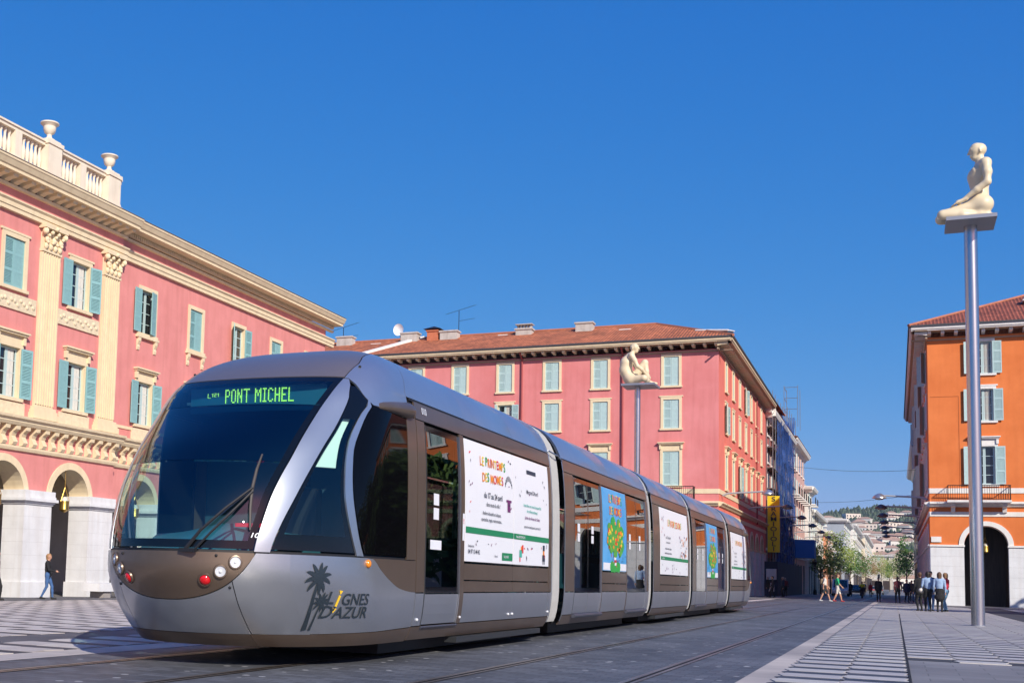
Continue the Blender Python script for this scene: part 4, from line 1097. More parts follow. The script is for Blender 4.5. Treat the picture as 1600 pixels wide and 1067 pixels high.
# pilasters
def pilaster(F, c):
    mb = MB(); hw = .60
    for a, z0, z1, d in ((.22,6.73,6.98,.30),(.16,6.98,7.12,.26),(.10,7.12,7.25,.22)): F.box(mb, c-hw-a, c+hw+a, 0, d, z0, z1)
    F.box(mb, c-hw, c+hw, 0, .12, 7.25, 13.85)
    n = 7
    for i in range(n+1):
        u = c-hw+.05+(2*hw-.10)*i/n; F.box(mb, u-.035, u+.035, .12, .165, 7.35, 13.75)
    for a, z0, z1, d in ((.03,13.78,13.90,.20),): F.box(mb, c-hw-a, c+hw+a, 0, d, z0, z1)
    p = part(mb, 'pilaster', left, m_cream)
    mb = MB(); F.box(mb, c-hw+.02, c+hw-.02, 0, .16, 13.9, 14.72); F.box(mb, c-hw-.14, c+hw+.14, 0, .40, 14.74, 14.90)
    for row, (zz, nn, sz) in enumerate(((14.02,4,.13),(14.30,3,.14))):
        for i in range(nn):
            u = c-hw+.15+(2*hw-.3)*i/(nn-1)
            x, y, z = F.pt(u, .20+.04*row, zz); mb.sphere((x,y,z), sz, 8, 6, sc=(.8,.9,1.15))
            x, y, z = F.pt(u, .30+.05*row, zz+.15); mb.sphere((x,y,z), sz*.55, 7, 5)
    for sg in (-1,1):
        x, y, z = F.pt(c+sg*(hw+.04), .30, 14.60); mb.sphere((x,y,z), .15, 9, 7, sc=(1,.8,1)); x, y, z = F.pt(c+sg*.2, .30, 14.62); mb.sphere((x,y,z), .10, 8, 6)
    x, y, z = F.pt(c, .38, 14.80); mb.sphere((x,y,z), .10, 8, 6)
    part(mb, 'capital', p, m_cream, True)
for c in pil_c: pilaster(FP, c)
# entablature
def entab(F, a, b, dz=0.0):
    cornice_parts(F, left, a, b, [(0,14.90+dz),(.16,14.91+dz),(.16,15.08+dz),(.20,15.09+dz),(.20,15.26+dz),(.28,15.34+dz),(.28,15.40+dz),(0,15.42+dz)], m_cream, 'architrave')
    cornice_parts(F, left, a, b, [(0,15.86+dz),(.12,15.88+dz),(.16,15.98+dz),(.0,15.99+dz)], m_cream, 'bed_mould')
    cornice_parts(F, left, a, b, [(0,16.24+dz),(.80,16.24+dz),(.80,16.36+dz),(.86,16.40+dz),(.96,16.58+dz),(1.0,16.62+dz),(1.0,16.70+dz),(0,16.74+dz)], m_cream, 'cornice')
    mb = MB(); F.profile(mb, a, b+.0, [(0,16.745+dz),(1.02,16.705+dz),(1.02,16.73+dz),(0,16.80+dz)]); part(mb, 'cornice_flashing', left, mat('lead flashing', (.16,.12,.09), .7))
entab(FP, U0, U1+.16); entab(FW, U1+.16, U2+.9, .14)
mo = MB(); mo.prism([(0,0),(-.10,0),(-.34,.10),(-.62,.13),(-.66,.24),(0,.24)], 'x', -.14, .14); me_mod = mo.mesh('modillion', m_cream)
many(FP, left, 'modillion', me_mod, [U1-.1-.55*k for k in range(40)], .0, 15.995)
mb = MB()
for k in range(140):
    u = U1+.35+.175*k
    if u < U2+.6: FW.box(mb, u-.055, u+.055, .16, .30, 16.16, 16.36)
o = part(mb, 'dentil_band', left, m_cream); o['kind'] = 'stuff'
# parapet with balustrade and urns
mb = MB(); FP.box(mb, U0, U1-.25, -.55, -.05, 16.75, 17.22); FP.box(mb, U0, U1-.25, -.62, .02, 17.16, 17.26); part(mb, 'parapet', left, m_creamw)
mb = MB(); FP.box(mb, U0, U1-.25, -.52, -.08, 18.36, 18.50); FP.box(mb, U0, U1-.25, -.58, -.02, 18.50, 18.58); rl = part(mb, 'balustrade_rail', left, m_creamw)
me_bal = MB().lathe([(.09,0),(.09,.08),(.06,.12),(.10,.30),(.115,.44),(.08,.62),(.05,.80),(.06,.92),(.09,.98),(.09,1.10)], 0, 0, 0, 10).mesh('baluster', m_creamw, True)
posts = [43.75, 39.42]; posts += [39.42-4.35*k for k in range(1,6)]
for k, c in enumerate(posts):
    mb = MB(); FP.box(mb, c-.45, c+.45, -.68, .10, 17.26, 18.45); FP.box(mb, c-.50, c+.50, -.73, .15, 18.45, 18.62); FP.box(mb, c-.40, c+.40, -.62, .05, 18.62, 18.72); FP.box(mb, c-.48, c+.48, -.70, .12, 16.76, 17.30)
    p = part(mb, 'parapet_post', left, m_creamw)
    x, y, _ = FP.pt(c, -.28, 0)
    part(MB().lathe([(.26,0),(.26,.06),(.16,.10),(.10,.20),(.11,.28),(.22,.36),(.27,.50),(.27,.62),(.34,.70),(.40,.74),(.40,.79),(.30,.82)], x, y, 18.72, 16), 'urn', p, m_creamw, True)
    if k+1 < len(posts):
        nx = posts[k+1]; span = [nx+.45, c-.45]; midc = (span[0]+span[1])/2
        mb = MB(); FP.box(mb, midc-.2, midc+.2, -.55, -.05, 17.26, 18.36); part(mb, 'mid_post', left, m_creamw)
        for a, b in ((span[0], midc-.2), (midc+.2, span[1])):
            for i in range(6):
                u = a+(b-a)*(i+.5)/6; FP.place('baluster', me_bal, rl, u, -.3, 17.26)
# relief panels under the upper and lower windows
m_rel = mat('cream relief panel', (.74,.62,.42), .85, var=.12, scale=6, bump=1.0, bscale=7)
for c in bay_c:
    mb = MB(); FP.box(mb, c-1.45, c+1.45, 0, .07, 10.98, 11.62)
    for k in range(14):
        x, y, z = FP.pt(c-1.25+2.5*k/13, .07, 11.3+.12*math.sin(k*2.2)); mb.sphere((x,y,z), .09, 7, 5, sc=(.6,1.2,1))
    part(mb, 'relief_panel', left, m_rel)
    mb = MB(); FP.box(mb, c-1.05, c+1.05, 0, .06, 6.74, 7.25); part(mb, 'apron_panel', left, m_rel)
for c in wing_c: mb = MB(); FW.box(mb, c-.95, c+.95, 0, .06, 6.75, 7.30); part(mb, 'apron_panel', left, m_rel)
mb = MB(); FW.box(mb, U1, U2, 0, .05, 7.16, 7.30); part(mb, 'sill_band', left, m_cream)
# windows
for i, c in enumerate(bay_c):
    last = i == len(bay_c)-1
    window(left, FP, c, 11.88, 1.24, 2.02, 'open' if last else 'closed', 'ears', sm=m_shut, ang=(177,170))
    window(left, FP, c, 7.42, 1.24, 2.05, 'open', 'hoodfrieze', sm=m_shut, ang=(177,172), curtain=True)
st = [('open',(174,16)),('closed',None),('open',(150,176)),('closed',None),('closed',None)]
for c, (s_, a_) in zip(wing_c, st):
    window(left, FW, c, 11.9, 1.20, 2.1, s_, 'bracket', sm=m_shut, ang=a_)
for k, c in enumerate(wing_c): window(left, FW, c, 7.5, 1.20, 2.05, 'open', 'hood', sm=m_shut, ang=(176,172), curtain=(k % 2 == 0))
# roof of the wing and flue
mb = MB(); mb.quad(FW.pt(U0,-14,20.0), FW.pt(U2-7,-8,19.2), FW.pt(U2+.9,.98,16.9), FW.pt(U0,.98,16.9)); mb.quad(FW.pt(U2-7,-8,19.2), FW.pt(U2-7,-14,19.2), FW.pt(U2+.9,-16,16.9), FW.pt(U2+.9,.98,16.9)); part(mb, 'roof', left, m_tileY)
x, y, _ = FW.pt(53.0, -.6, 0); part(MB().lathe([(.10,0),(.10,.35),(.22,.36),(.22,.42),(.05,.46)], x, y, 16.9, 10), 'flue', left, m_steel, True)
for k, c in enumerate(bay_c[-2:]): lantern(FP, c-.2, -.1, 4.84, 3.05, ['brass lantern hanging in the leftmost visible palace arch','brass lantern hanging in the palace arch above the walking woman'][k], 'lanterns in the palace arches')
lantern(FW, wing_c[0]-.2, -.1, 4.84, 3.05, 'brass lantern in the palace arch seen through the tram windscreen', 'lanterns in the palace arches')

# ---------------------------------------------------------------- the two blocks at the mouth of the avenue
def eaves(root, F, u0, u1, m_tr, name='eaves', zb=17.2, ov=.95, mods=True):
    cornice_parts(F, root, u0, u1, [(0,zb),(.10,zb+.02),(.14,zb+.10),(.0,zb+.12)], m_soff, 'bed_mould')
    mb = MB(); F.profile(mb, u0, u1, [(0,zb+.55),(ov-.08,zb+.55),(ov-.08,zb+.60),(0,zb+.60)]); part(mb, 'soffit', root, m_soff)
    cornice_parts(F, root, u0, u1, [(ov-.25,zb+.55),(ov-.02,zb+.56),(ov,zb+.64),(ov+.06,zb+.66),(ov+.08,zb+.82),(ov-.25,zb+.84)], m_tr, name)
    mb = MB(); F.profile(mb, u0, u1, [(ov-.2,zb+.845),(ov+.16,zb+.83),(ov+.18,zb+.93),(ov-.2,zb+.95)]); part(mb, 'gutter', root, mat('zinc gutter', (.10,.11,.12), .5, .4))
    if mods:
        k = ('em',m_tr.name)
        if k not in CACHE: CACHE[k] = MB().prism([(-.30,.16),(-.66,.18),(-.70,.22),(-.70,.36),(0,.36),(0,.10)], 'x', -.10, .10).mesh('eaves_bracket', m_tr)
        n = int((u1-u0-.6)/.78)
        many(F, root, 'eaves_bracket', CACHE[k], [u0+.3+.78*i for i in range(n+1)], .0, zb+.185)
def balcony(root, F, u0, u1, z):
    mb = MB(); F.box(mb, u0, u1, 0, .95, z-.14, z); F.box(mb, u0+.05, u1-.05, 0, .88, z-.20, z-.14)
    for u in (u0+.35, u1-.35):
        mb2 = [F.pt(u+a,d,zz) for a in (-.12,.12) for d,zz in ((0,z-.20),(.7,z-.20),(.66,z-.38),(.3,z-.48),(.2,z-.75),(0,z-.82))]
        mb.add(mb2, [(0,1,2,3,4,5),(11,10,9,8,7,6)]+[(i,6+i,6+(i+1)%6,(i+1)%6) for i in range(6)])
    b = part(mb, 'balcony', root, m_white2)
    mb = MB(); F.box(mb, u0+.04, u1-.04, .87, .91, z+.92, z+.97); F.box(mb, u0+.04, u1-.04, .87, .91, z+.05, z+.08)
    n = int((u1-u0)/.13)
    for i in range(n+1):
        u = u0+.06+(u1-u0-.12)*i/n; F.box(mb, u-.012, u+.012, .88, .90, z, z+.95)
    for u in (u0+.04, u1-.06):
        F.box(mb, u, u+.03, 0, .9, z+.92, z+.97)
        for i in range(6): F.box(mb, u+.005, u+.025, .1+.13*i, .12+.13*i, z, z+.93)
    part(mb, 'railing', b, m_iron)
def facade(root, F, u0, u1, cols, mw, trim, sm, states, arcs, stone=True, arch_r=1.25, balc=()):
    ops = []
    for c in cols:
        ops += [(c-.53,c+.53,14.85,16.98),(c-.55,c+.55,11.75,13.85),(c-.58,c+.58,7.62,10.1)]
    mb = MB(); F.wall(mb, u0, u1, 5.6, 17.4, ops, m=0, mr=1)
    arcs_ = [a for a in arcs if u0+arch_r < a < u1-arch_r]
    F.arch_wall(mb, u0, u1, 3.65, 5.6, arcs_, arch_r, 3.65, .5, 0, 1)
    part(mb, 'wall', root, [mw, trim])
    mb = MB(); edges = sorted([u0,u1]+[a-arch_r for a in arcs_]+[a+arch_r for a in arcs_])
    for a, b in zip(edges[:-1:2], edges[1::2]):
        mb = MB(); F.box(mb, a+.01, b-.01, -.49, .038, -1.2, 3.57); sb_ = part(mb, 'stone_base', root, m_shade2)
        for k in range(6):
            z0 = -.25+.64*k if k else -1.2; z1 = -.25+.64*(k+1) if k < 5 else 3.58; nb = max(1, int(round((b-a)/1.5))); sh_ = (.35 if k % 2 else 0)*(1 if nb > 1 else 0)
            cu = [a]+[a+(b-a)*(i+sh_)/nb for i in range(1, nb)]+[b]
            for u0_, u1_ in zip(cu[:-1], cu[1:]): mb = MB(); F.box(mb, u0_+.003, u1_-.003, -.5, .05+random.uniform(-.004,.004), z0+.003, z1-.003); part(mb, 'stone_block', sb_, m_stone)
        mb = MB(); F.box(mb, a-.04, b+.04, -.5, .13, 3.58, 3.70); part(mb, 'impost', sb_, trim)
    for a in arcs_: mb = MB(); F.archivolt(mb, a, arch_r, .30, 3.70, .06); part(mb, 'archivolt', root, trim, True)
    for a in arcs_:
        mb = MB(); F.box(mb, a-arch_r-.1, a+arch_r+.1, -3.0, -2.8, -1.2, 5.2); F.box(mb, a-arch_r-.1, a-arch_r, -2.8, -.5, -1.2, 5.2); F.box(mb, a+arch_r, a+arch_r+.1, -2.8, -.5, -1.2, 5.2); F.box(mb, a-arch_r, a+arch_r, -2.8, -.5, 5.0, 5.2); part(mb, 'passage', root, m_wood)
    for z0, z1, d in ((7.05,7.38,.05),(5.55,5.85,.05)):
        mb = MB(); cuts = [u0]+[v for a in [x for x in balc] for v in a]+[u1]
        F.box(mb, u0, u1, 0, d, z0, z1); part(mb, 'string_course', root, trim)
    cornice_parts(F, root, u0, u1, [(0,6.15),(.12,6.18),(.22,6.32),(.30,6.36),(.30,6.46),(0,6.52)], trim, 'band_cornice')
    for i, c in enumerate(cols):
        for r, (z, w_, h_, stl) in enumerate(((14.85,1.06,2.13,'plain'),(11.75,1.10,2.10,'ears'),(7.62,1.16,2.48,'hood'))):
            s_ = states(i, r); window(root, F, c, z, w_, h_, 'open' if s_ else 'closed', stl, trim, sm, ang=s_ or None)
    for (a, b) in balc: balcony(root, F, a, b, 6.56)
def hip_roof(root, x0, x1, y0, y1, ze, rise, run, mX, mY):
    mb = MB(); a, b = (x0+run, y0+run), (x1-run, y1-run); zr = ze+rise
    P = [(x0,y0,ze),(x1,y0,ze),(x1,y1,ze),(x0,y1,ze),(x0+run,y0+run,zr),(x1-run,y0+run,zr),(x1-run,y1-run,zr),(x0+run,y1-run,zr)]
    mb.add(P, [(0,1,5,4),(2,3,7,6)], 0); mb.add(P, [(1,2,6,5),(3,0,4,7)], 1); mb.add(P, [(4,5,6,7)], 0)
    r = part(mb, 'roof', root, [mX, mY])
    mb = MB()
    for p, q in ((P[0],P[4]),(P[1],P[5]),(P[2],P[6]),(P[4],P[5]),(P[5],P[6])): mb.tube([p,q], .11, 6)
    part(mb, 'ridge_tiles', r, mat('ridge tile', (.42,.15,.08), .85, var=.2, scale=3)); return r
YF = 88.0
pink = thing('pink_block', (-30, YF, g(-30,YF)), 'rose pink four-storey block with terracotta hip roof behind the tram', 'building')
FPk = Fac(0, YF, 0.0)
colsP = [-14.4]+[-19.5-3.65*k for k in range(10)]
def st_p(i, r):
    if r == 1 and i == 3: return (95, 172)
    return None
facade(pink, FPk, -56, -11.12, colsP, m_pinkF, m_cream, m_shutL, st_p, colsP, balc=[(-16.0,-12.7)])
FPs = Fac(-11.12, 0, PI/2)
colsS = [92.1+4.3*k for k in range(7)]
def st_s(i, r):
    return {(0,1):(168,172),(2,2):(170,172),(3,0):(172,168)}.get((i,r))
facade(pink, FPs, YF, 122, colsS, m_coral, m_cream, m_shutL, st_s, colsS)
eaves(pink, FPk, -56, -11.12+.95, m_cream); eaves(pink, FPs, YF-.95, 122.3, m_cream)
hip_roof(pink, -56, -10.0, YF-1.12, 131, 18.12, 2.45, 6.4, m_tileX, m_tileY)
for x, y0 in ((-25.47,0),(-17.87,0)):
    mb = MB(); mb.tube([(x,YF-.12,17.4),(x,YF-.12,-.3)], .07, 8); mb.tube([(x,YF-.8,17.75),(x,YF-.12,17.3)], .07, 8); part(mb, 'downpipe', pink, mat('red downpipe', (.30,.05,.05), .6))
mb = MB(); mb.tube([(-11.0,113.0,17.4),(-11.0,113.0,6)], .07, 8); part(mb, 'downpipe', pink, MATS['red downpipe'])
def chimney(x, y, z, w, d, h, m, cap=True, pots=0):
    mb = MB(); mb.box(x-w/2, x+w/2, y-d/2, y+d/2, z-1.0, z+h)
    c = part(mb, 'chimney', pink, m)
    mb = MB(); mb.box(x-w/2-.08, x+w/2+.08, y-d/2-.08, y+d/2+.08, z+h-.14, z+h-.02)
    if pots:
        for i in range(pots): 
            u = x-w/2+w*(i+.5)/pots; mb.box(u-.07, u+.07, y-.15, y+.15, z+h, z+h+.28)
        mb.box(x-w/2-.05, x+w/2+.05, y-d/2, y+d/2, z+h+.28, z+h+.34)
    part(mb, 'chimney_cap', c, m)
m_chim = mat('grey render chimney', (.52,.48,.43), .85, var=.15, scale=3, streak=.2); m_rchim = mat('orange brick chimney', (.55,.17,.08), .85, var=.15, scale=5)
sc93 = 92.3/88
for xa, xb, za, zb, mm, pots in ((-25.93,-24.71,20.02,19.15,m_chim,5),(-21.33,-20.07,19.88,19.12,m_chim,0),(-32.07,-30.67,19.89,19.14,m_chim,0),(-35.39,-34.0,19.94,19.23,m_chim,0),(-41.05,-39.7,19.95,19.18,m_chim,0),(-33.15,-32.27,20.0,19.18,m_rchim,0)):
    x = (xa+xb)/2*sc93; zt = .9+(za-.9)*sc93; zb_ = .9+(zb-.9)*sc93
    chimney(x, 92.3, zb_, (xb-xa)*sc93, .8, zt-zb_-(.34 if pots else 0), mm, pots=pots)
mb = MB(); x = -32.7*sc93; mb.add([(x-.75,91.7,21.0),(x+.75,91.7,21.0),(x+.75,92.9,21.0),(x-.75,92.9,21.0),(x,92.3,21.3)], [(0,1,4),(1,2,4),(2,3,4),(3,0,4),(3,2,1,0)]); part(mb, 'chimney_hood', pink, m_iron)
# white flashing rising over the roof step, dormer-like hatch lights
mb = MB()
for (xa, xb, f) in ((-38.6,-37.9,0),):
    mb.add([(xa-.1,87.3,18.20),(xb-.4,87.3,18.20),(xb+2.4,93.2,20.4),(xa+2.7,93.2,20.4),(xa-.1,87.3,18.45),(xb-.4,87.3,18.45),(xb+2.4,93.2,20.72),(xa+2.7,93.2,20.72)], [(4,5,6,7),(0,4,7,3),(1,2,6,5),(0,1,5,4)])
part(mb, 'roof_flashing', pink, m_white2)
for b_ in ((-18.9,-18.0,91.5,92.2,19.75,19.95),(-28.8,-28.0,92.3,92.9,20.05,20.25),(-39.8,-38.9,91.8,92.6,19.85,20.05)): mb = MB(); mb.box(*b_); part(mb, 'roof_hatch', pink, m_white2)
# solar panel at the corner
mb = MB(); mb.add([(-12.9,89.2,18.95),(-10.6,88.6,18.35),(-10.35,90.0,18.55),(-12.6,90.6,19.15),(-12.9,89.2,19.02),(-10.6,88.6,18.75),(-10.35,90.0,18.95),(-12.6,90.6,19.22)], [(0,1,5,4),(1,2,6,5),(4,5,6,7),(3,2,1,0),(2,3,7,6),(3,0,4,7)]); part(mb, 'skylight_panel', pink, mat('dark panel', (.03,.06,.05), .3)); 
mb = MB(); mb.tube([(-12.9,89.15,19.05),(-10.55,88.55,18.80)], .07, 6); mb.tube([(-10.55,88.55,18.80),(-10.3,90.0,18.98)], .05, 6); part(mb, 'panel_frame', pink, m_white2)
# satellite dish and aerial on the roof
d = thing('satellite_dish', (-38.1,94.3,20.2), 'white satellite dish on the terracotta roof of the pink block', 'satellite dish')
mb = MB(); mb.tube([(-38.1,94.3,20.0),(-38.1,94.3,21.3)], .05, 6); part(mb, 'mast', d, m_iron)
mb = MB(); G = []
for i in range(6):
    r = .52*i/5; G.append([(-38.0+r*math.cos(2*PI*k/18)*.9+.25*(r/.52)**2*.2, 94.0-.28+.22*(r/.52)**2*-1-.1, 21.45+r*math.sin(2*PI*k/18)) for k in range(19)])
mb.grid(G); part(mb, 'reflector', d, mat('dish white', (.8,.8,.8), .5), True)
def aerial(x, y, z, h, lab):
    a = thing('roof_aerial', (x,y,z), lab, 'aerial', 'roof aerials'); mb = MB(); mb.tube([(x,y,z),(x,y,z+h)], .03, 5); part(mb, 'mast', a, m_iron)
    mb = MB(); mb.tube([(x-1.1,y,z+h-.25),(x+1.4,y,z+h+.35)], .016, 4); mb.tube([(x,y,z+h-.9),(x+1.4,y,z+h-.75)], .014, 4)
    for k in range(8):
        t = k/7; px = x-1.1+2.5*t; pz = z+h-.25+.6*t; mb.tube([(px,y-.35,pz-.1),(px,y+.35,pz+.1)], .01, 4)
    part(mb, 'antenna', a, m_iron)
aerial(-32.6, 93.6, 20.3, 2.5, 'tall television aerial on the pink block roof'); aerial(-43.2, 93.6, 20.3, 1.7, 'small aerial beside the leftmost roof chimney')

orange = thing('orange_block', (20, YF, g(10,YF)), 'orange four-storey corner block with white stone base and arched passage', 'building')
FO = Fac(0, YF, 0.0); colsO = [5.3, 10.4]+[14.05+3.65*k for k in range(8)]
facade(orange, FO, 2.1, 46, colsO, m_orange, m_white2, m_shutL, lambda i,r: (172,176) if i == 0 or (i+r) % 3 == 0 else None, colsO, balc=[(3.1,6.72)])
FOs = Fac(2.1, 0, -PI/2)      # faces the avenue; u = -Y
colsOS = [-92.1-4.3*k for k in range(10)]
facade(orange, FOs, -135, -YF, colsOS, m_orange, m_white2, m_shutL, lambda i,r: (120,150) if (i*2+r) % 3 == 0 else None, colsOS)
eaves(orange, FO, 2.1-.95, 46, m_white2, zb=17.15); eaves(orange, FOs, -135.3, -YF+.95, m_white2, zb=17.15)
hip_roof(orange, 1.0, 48, YF-1.12, 136, 18.07, 3.6, 8.5, m_tileO, m_tileY)
mb = MB(); FO.box(mb, 2.16, 2.75, .03, .09, 3.86, 4.22); part(mb, 'street_sign', orange, m_white2)
mb = MB(); FO.box(mb, 2.22, 3.9, .002, .012, 13.40, 13.44); FO.box(mb, 3.86, 3.9, .002, .012, 7.5, 13.40); part(mb, 'wall_joint', orange, mat('dark orange joint line', (.45,.12,.03), .9))  # thin darker strips mark the wall joint
mb = MB(); mb.box(8.0,9.2,91,92,20.2,20.45); mb.box(7.9,9.3,90.9,92.1,20.15,20.22); part(mb, 'roof_hatch', orange, m_white2)
lantern(FO, 5.3, -.9, 4.95, 3.25, 'brass lantern hanging in the arched passage of the orange block', 'passage lanterns')
# ================================================================== FIGURES: one continuous skin over smoothly blended limbs
def sdf_mesh(prims, vox):
    """prims: (a, b, ra, rb, tag, blend[, squash]) tapered capsules; returns verts, quads, face tags (surface nets)"""
    A = np.array([p[0] for p in prims]); B = np.array([p[1] for p in prims]); R = np.array([max(p[2],p[3]) for p in prims])
    lo = np.minimum(A,B).min(0)-R.max()-.06; hi = np.maximum(A,B).max(0)+R.max()+.06
    n = np.ceil((hi-lo)/vox).astype(int)+1
    D = np.full(n, 1.0, np.float32); T = np.zeros(n, np.int16); H = np.full(n, 1.0, np.float32)
    for p in prims:
        a = np.array(p[0]); b = np.array(p[1]); ra, rb, tg, k = p[2:6]; mr = max(ra,rb)+k+3*vox
        i0 = np.maximum(np.floor((np.minimum(a,b)-mr-lo)/vox).astype(int),0); i1 = np.minimum(np.ceil((np.maximum(a,b)+mr-lo)/vox).astype(int)+1, n)
        if (i1 <= i0).any(): continue
        ax = [lo[d]+vox*np.arange(i0[d],i1[d]) for d in range(3)]
        X, Y, Z = np.meshgrid(*ax, indexing='ij')
        ab = b-a; L2 = max(float(ab@ab), 1e-9)
        t = np.clip(((X-a[0])*ab[0]+(Y-a[1])*ab[1]+(Z-a[2])*ab[2])/L2, 0, 1)
        dx, dy, dz = X-a[0]-t*ab[0], Y-a[1]-t*ab[1], Z-a[2]-t*ab[2]
        if len(p) > 6:                                    # flattened section: squash along the given axis
            q = np.array(p[6][0]); f = p[6][1]; s = dx*q[0]+dy*q[1]+dz*q[2]
            dx, dy, dz = dx+q[0]*s*(f-1), dy+q[1]*s*(f-1), dz+q[2]*s*(f-1)
        d = np.sqrt(dx*dx+dy*dy+dz*dz)-(ra+(rb-ra)*t)
        sl = tuple(slice(i0[q],i1[q]) for q in range(3)); o = D[sl]; h = H[sl]
        tt = T[sl]; m_ = d < h; tt[m_] = tg; h[m_] = d[m_]
        if k > 0:
            w_ = np.clip(.5+.5*(o-d)/k, 0, 1); D[sl] = o*(1-w_)+d*w_-k*w_*(1-w_)
        else: D[sl] = np.minimum(o, d)
    s = D < 0; nx, ny, nz = n
    c = np.zeros((nx-1,ny-1,nz-1), np.int8)
    for i in (0,1):
        for j in (0,1):
            for k in (0,1): c += s[i:nx-1+i, j:ny-1+j, k:nz-1+k]
    act = (c > 0) & (c < 8); idx = np.full(act.shape, -1); ci = np.argwhere(act); idx[act] = np.arange(len(ci))
    acc = np.zeros((len(ci),3)); cnt = np.zeros(len(ci))
    E = [((0,0,0),(1,0,0)),((0,1,0),(1,1,0)),((0,0,1),(1,0,1)),((0,1,1),(1,1,1)),((0,0,0),(0,1,0)),((1,0,0),(1,1,0)),((0,0,1),(0,1,1)),((1,0,1),(1,1,1)),((0,0,0),(0,0,1)),((1,0,0),(1,0,1)),((0,1,0),(0,1,1)),((1,1,0),(1,1,1))]
    for p, q in E:
        p = np.array(p); q = np.array(q); a = D[tuple((ci+p).T)]; b = D[tuple((ci+q).T)]; m_ = (a < 0) != (b < 0)
        t = np.where(m_, a/np.where(m_, a-b, 1), 0); acc[m_] += (p+(q-p)*t[:,None])[m_]; cnt[m_] += 1
    V = lo+vox*(ci+acc/np.maximum(cnt,1)[:,None]); tags = T[tuple(ci.T)]
    Q = []
    for ax_ in range(3):
        o1, o2 = [d for d in range(3) if d != ax_]
        sl0 = [slice(None)]*3; sl1 = [slice(None)]*3; sl0[ax_] = slice(0,-1); sl1[ax_] = slice(1,None)
        e = np.argwhere(s[tuple(sl0)] != s[tuple(sl1)])
        e = e[(e[:,o1] > 0) & (e[:,o2] > 0) & (e[:,o1] < n[o1]-1) & (e[:,o2] < n[o2]-1)]
        u = np.eye(3,dtype=int)[o1]; v = np.eye(3,dtype=int)[o2]
        q = np.stack([idx[tuple((e-u-v).T)], idx[tuple((e-v).T)], idx[tuple(e.T)], idx[tuple((e-u).T)]], 1)
        flip = s[tuple(e.T)] ^ (ax_ == 1); q[~flip] = q[~flip][:,::-1]; Q.append(q)
    Q = np.concatenate(Q); Q = Q[(Q >= 0).all(1)]
    return V, Q, tags[Q[:,0]]
def figure_obj(name, prims, vox, mats, parent=None, loc=(0,0,0), rz=0.0, scale=1.0):
    V, Q, tg = sdf_mesh(prims, vox)
    me = bpy.data.meshes.new(name); me.from_pydata([tuple(v*scale) for v in V], [], [tuple(int(i) for i in q) for q in Q])
    for m in mats: me.materials.append(m)
    me.polygons.foreach_set('material_index', [int(t) for t in tg]); me.polygons.foreach_set('use_smooth', [True]*len(me.polygons)); me.update()
    return link(name, me, parent, loc, rz)
def hand(P, wrist, fwd, side, up, sc=1.0, tag=0, curl=.5):
    """palm with four unequal bent fingers and a thumb leaving its side"""
    w = np.array(wrist); f = np.array(fwd)/np.linalg.norm(fwd); s = np.array(side)/np.linalg.norm(side); u = np.array(up)/np.linalg.norm(up)
    k = w+f*.085*sc
    P.append((tuple(w), tuple(k), .030*sc, .036*sc, tag, .02*sc, (tuple(u),1.5)))
    for i, (o, L_) in enumerate(((.032,.070),(.011,.080),(-.011,.074),(-.031,.058))):
        a = k+s*o*sc; b = a+(f*math.cos(curl*.5)-u*math.sin(curl*.5))*L_*.55*sc; c = b+(f*math.cos(curl*1.3)-u*math.sin(curl*1.3))*L_*.5*sc
        P.append((tuple(a), tuple(b), .0105*sc, .0095*sc, tag, .004*sc)); P.append((tuple(b), tuple(c), .0095*sc, .008*sc, tag, .004*sc))
    a = w+f*.03*sc+s*.032*sc; b = a+(f*.6+s*.75-u*.2)*.042*sc; c = b+(f*.9+s*.2-u*.3)*.034*sc
    P.append((tuple(a), tuple(b), .0125*sc, .011*sc, tag, .006*sc)); P.append((tuple(b), tuple(c), .011*sc, .009*sc, tag, .004*sc))
def head(P, c, face, up=(0,0,1), sc=1.0, skin=0, hair=None, hairlen=0.0):
    c = np.array(c, float); f = np.array(face,float); f /= np.linalg.norm(f); u = np.array(up,float); s = np.cross(f,u); s /= np.linalg.norm(s); u = np.cross(s,f)
    def p(a,b,d): return tuple(c+(s*a+f*b+u*d)*sc)
    P.append((p(0,-.018,.035), p(0,.012,.045), .083*sc, .080*sc, skin, .03*sc))            # skull
    P.append((p(0,.035,.0), p(0,.045,-.062), .062*sc, .040*sc, skin, .035*sc))             # face to chin
    P.append((p(0,.098,.022), p(0,.112,-.012), .010*sc, .014*sc, skin, .012*sc))           # nose
    P.append((p(-.022,.088,-.045), p(.022,.088,-.045), .009*sc, .009*sc, skin, .008*sc))   # lips
    P.append((p(-.04,.082,.040), p(.04,.082,.040), .012*sc, .012*sc, skin, .018*sc))       # brow
    for q in (-1,1): P.append((p(q*.078,-.012,.022), p(q*.080,-.018,-.018), .014*sc, .010*sc, skin, .006*sc))
    if hair is not None:
        P.append((p(0,-.028,.052), p(0,.012,.066), .088*sc, .080*sc, hair, .01*sc)); P.append((p(0,-.05,.02), p(0,-.055,-.03-hairlen), .075*sc, .055*sc, hair, .02*sc))
        if hairlen > .05:
            for q in (-1,1): P.append((p(q*.055,-.02,.03), p(q*.06,-.03,-.03-hairlen), .045*sc, .035*sc, hair, .02*sc))

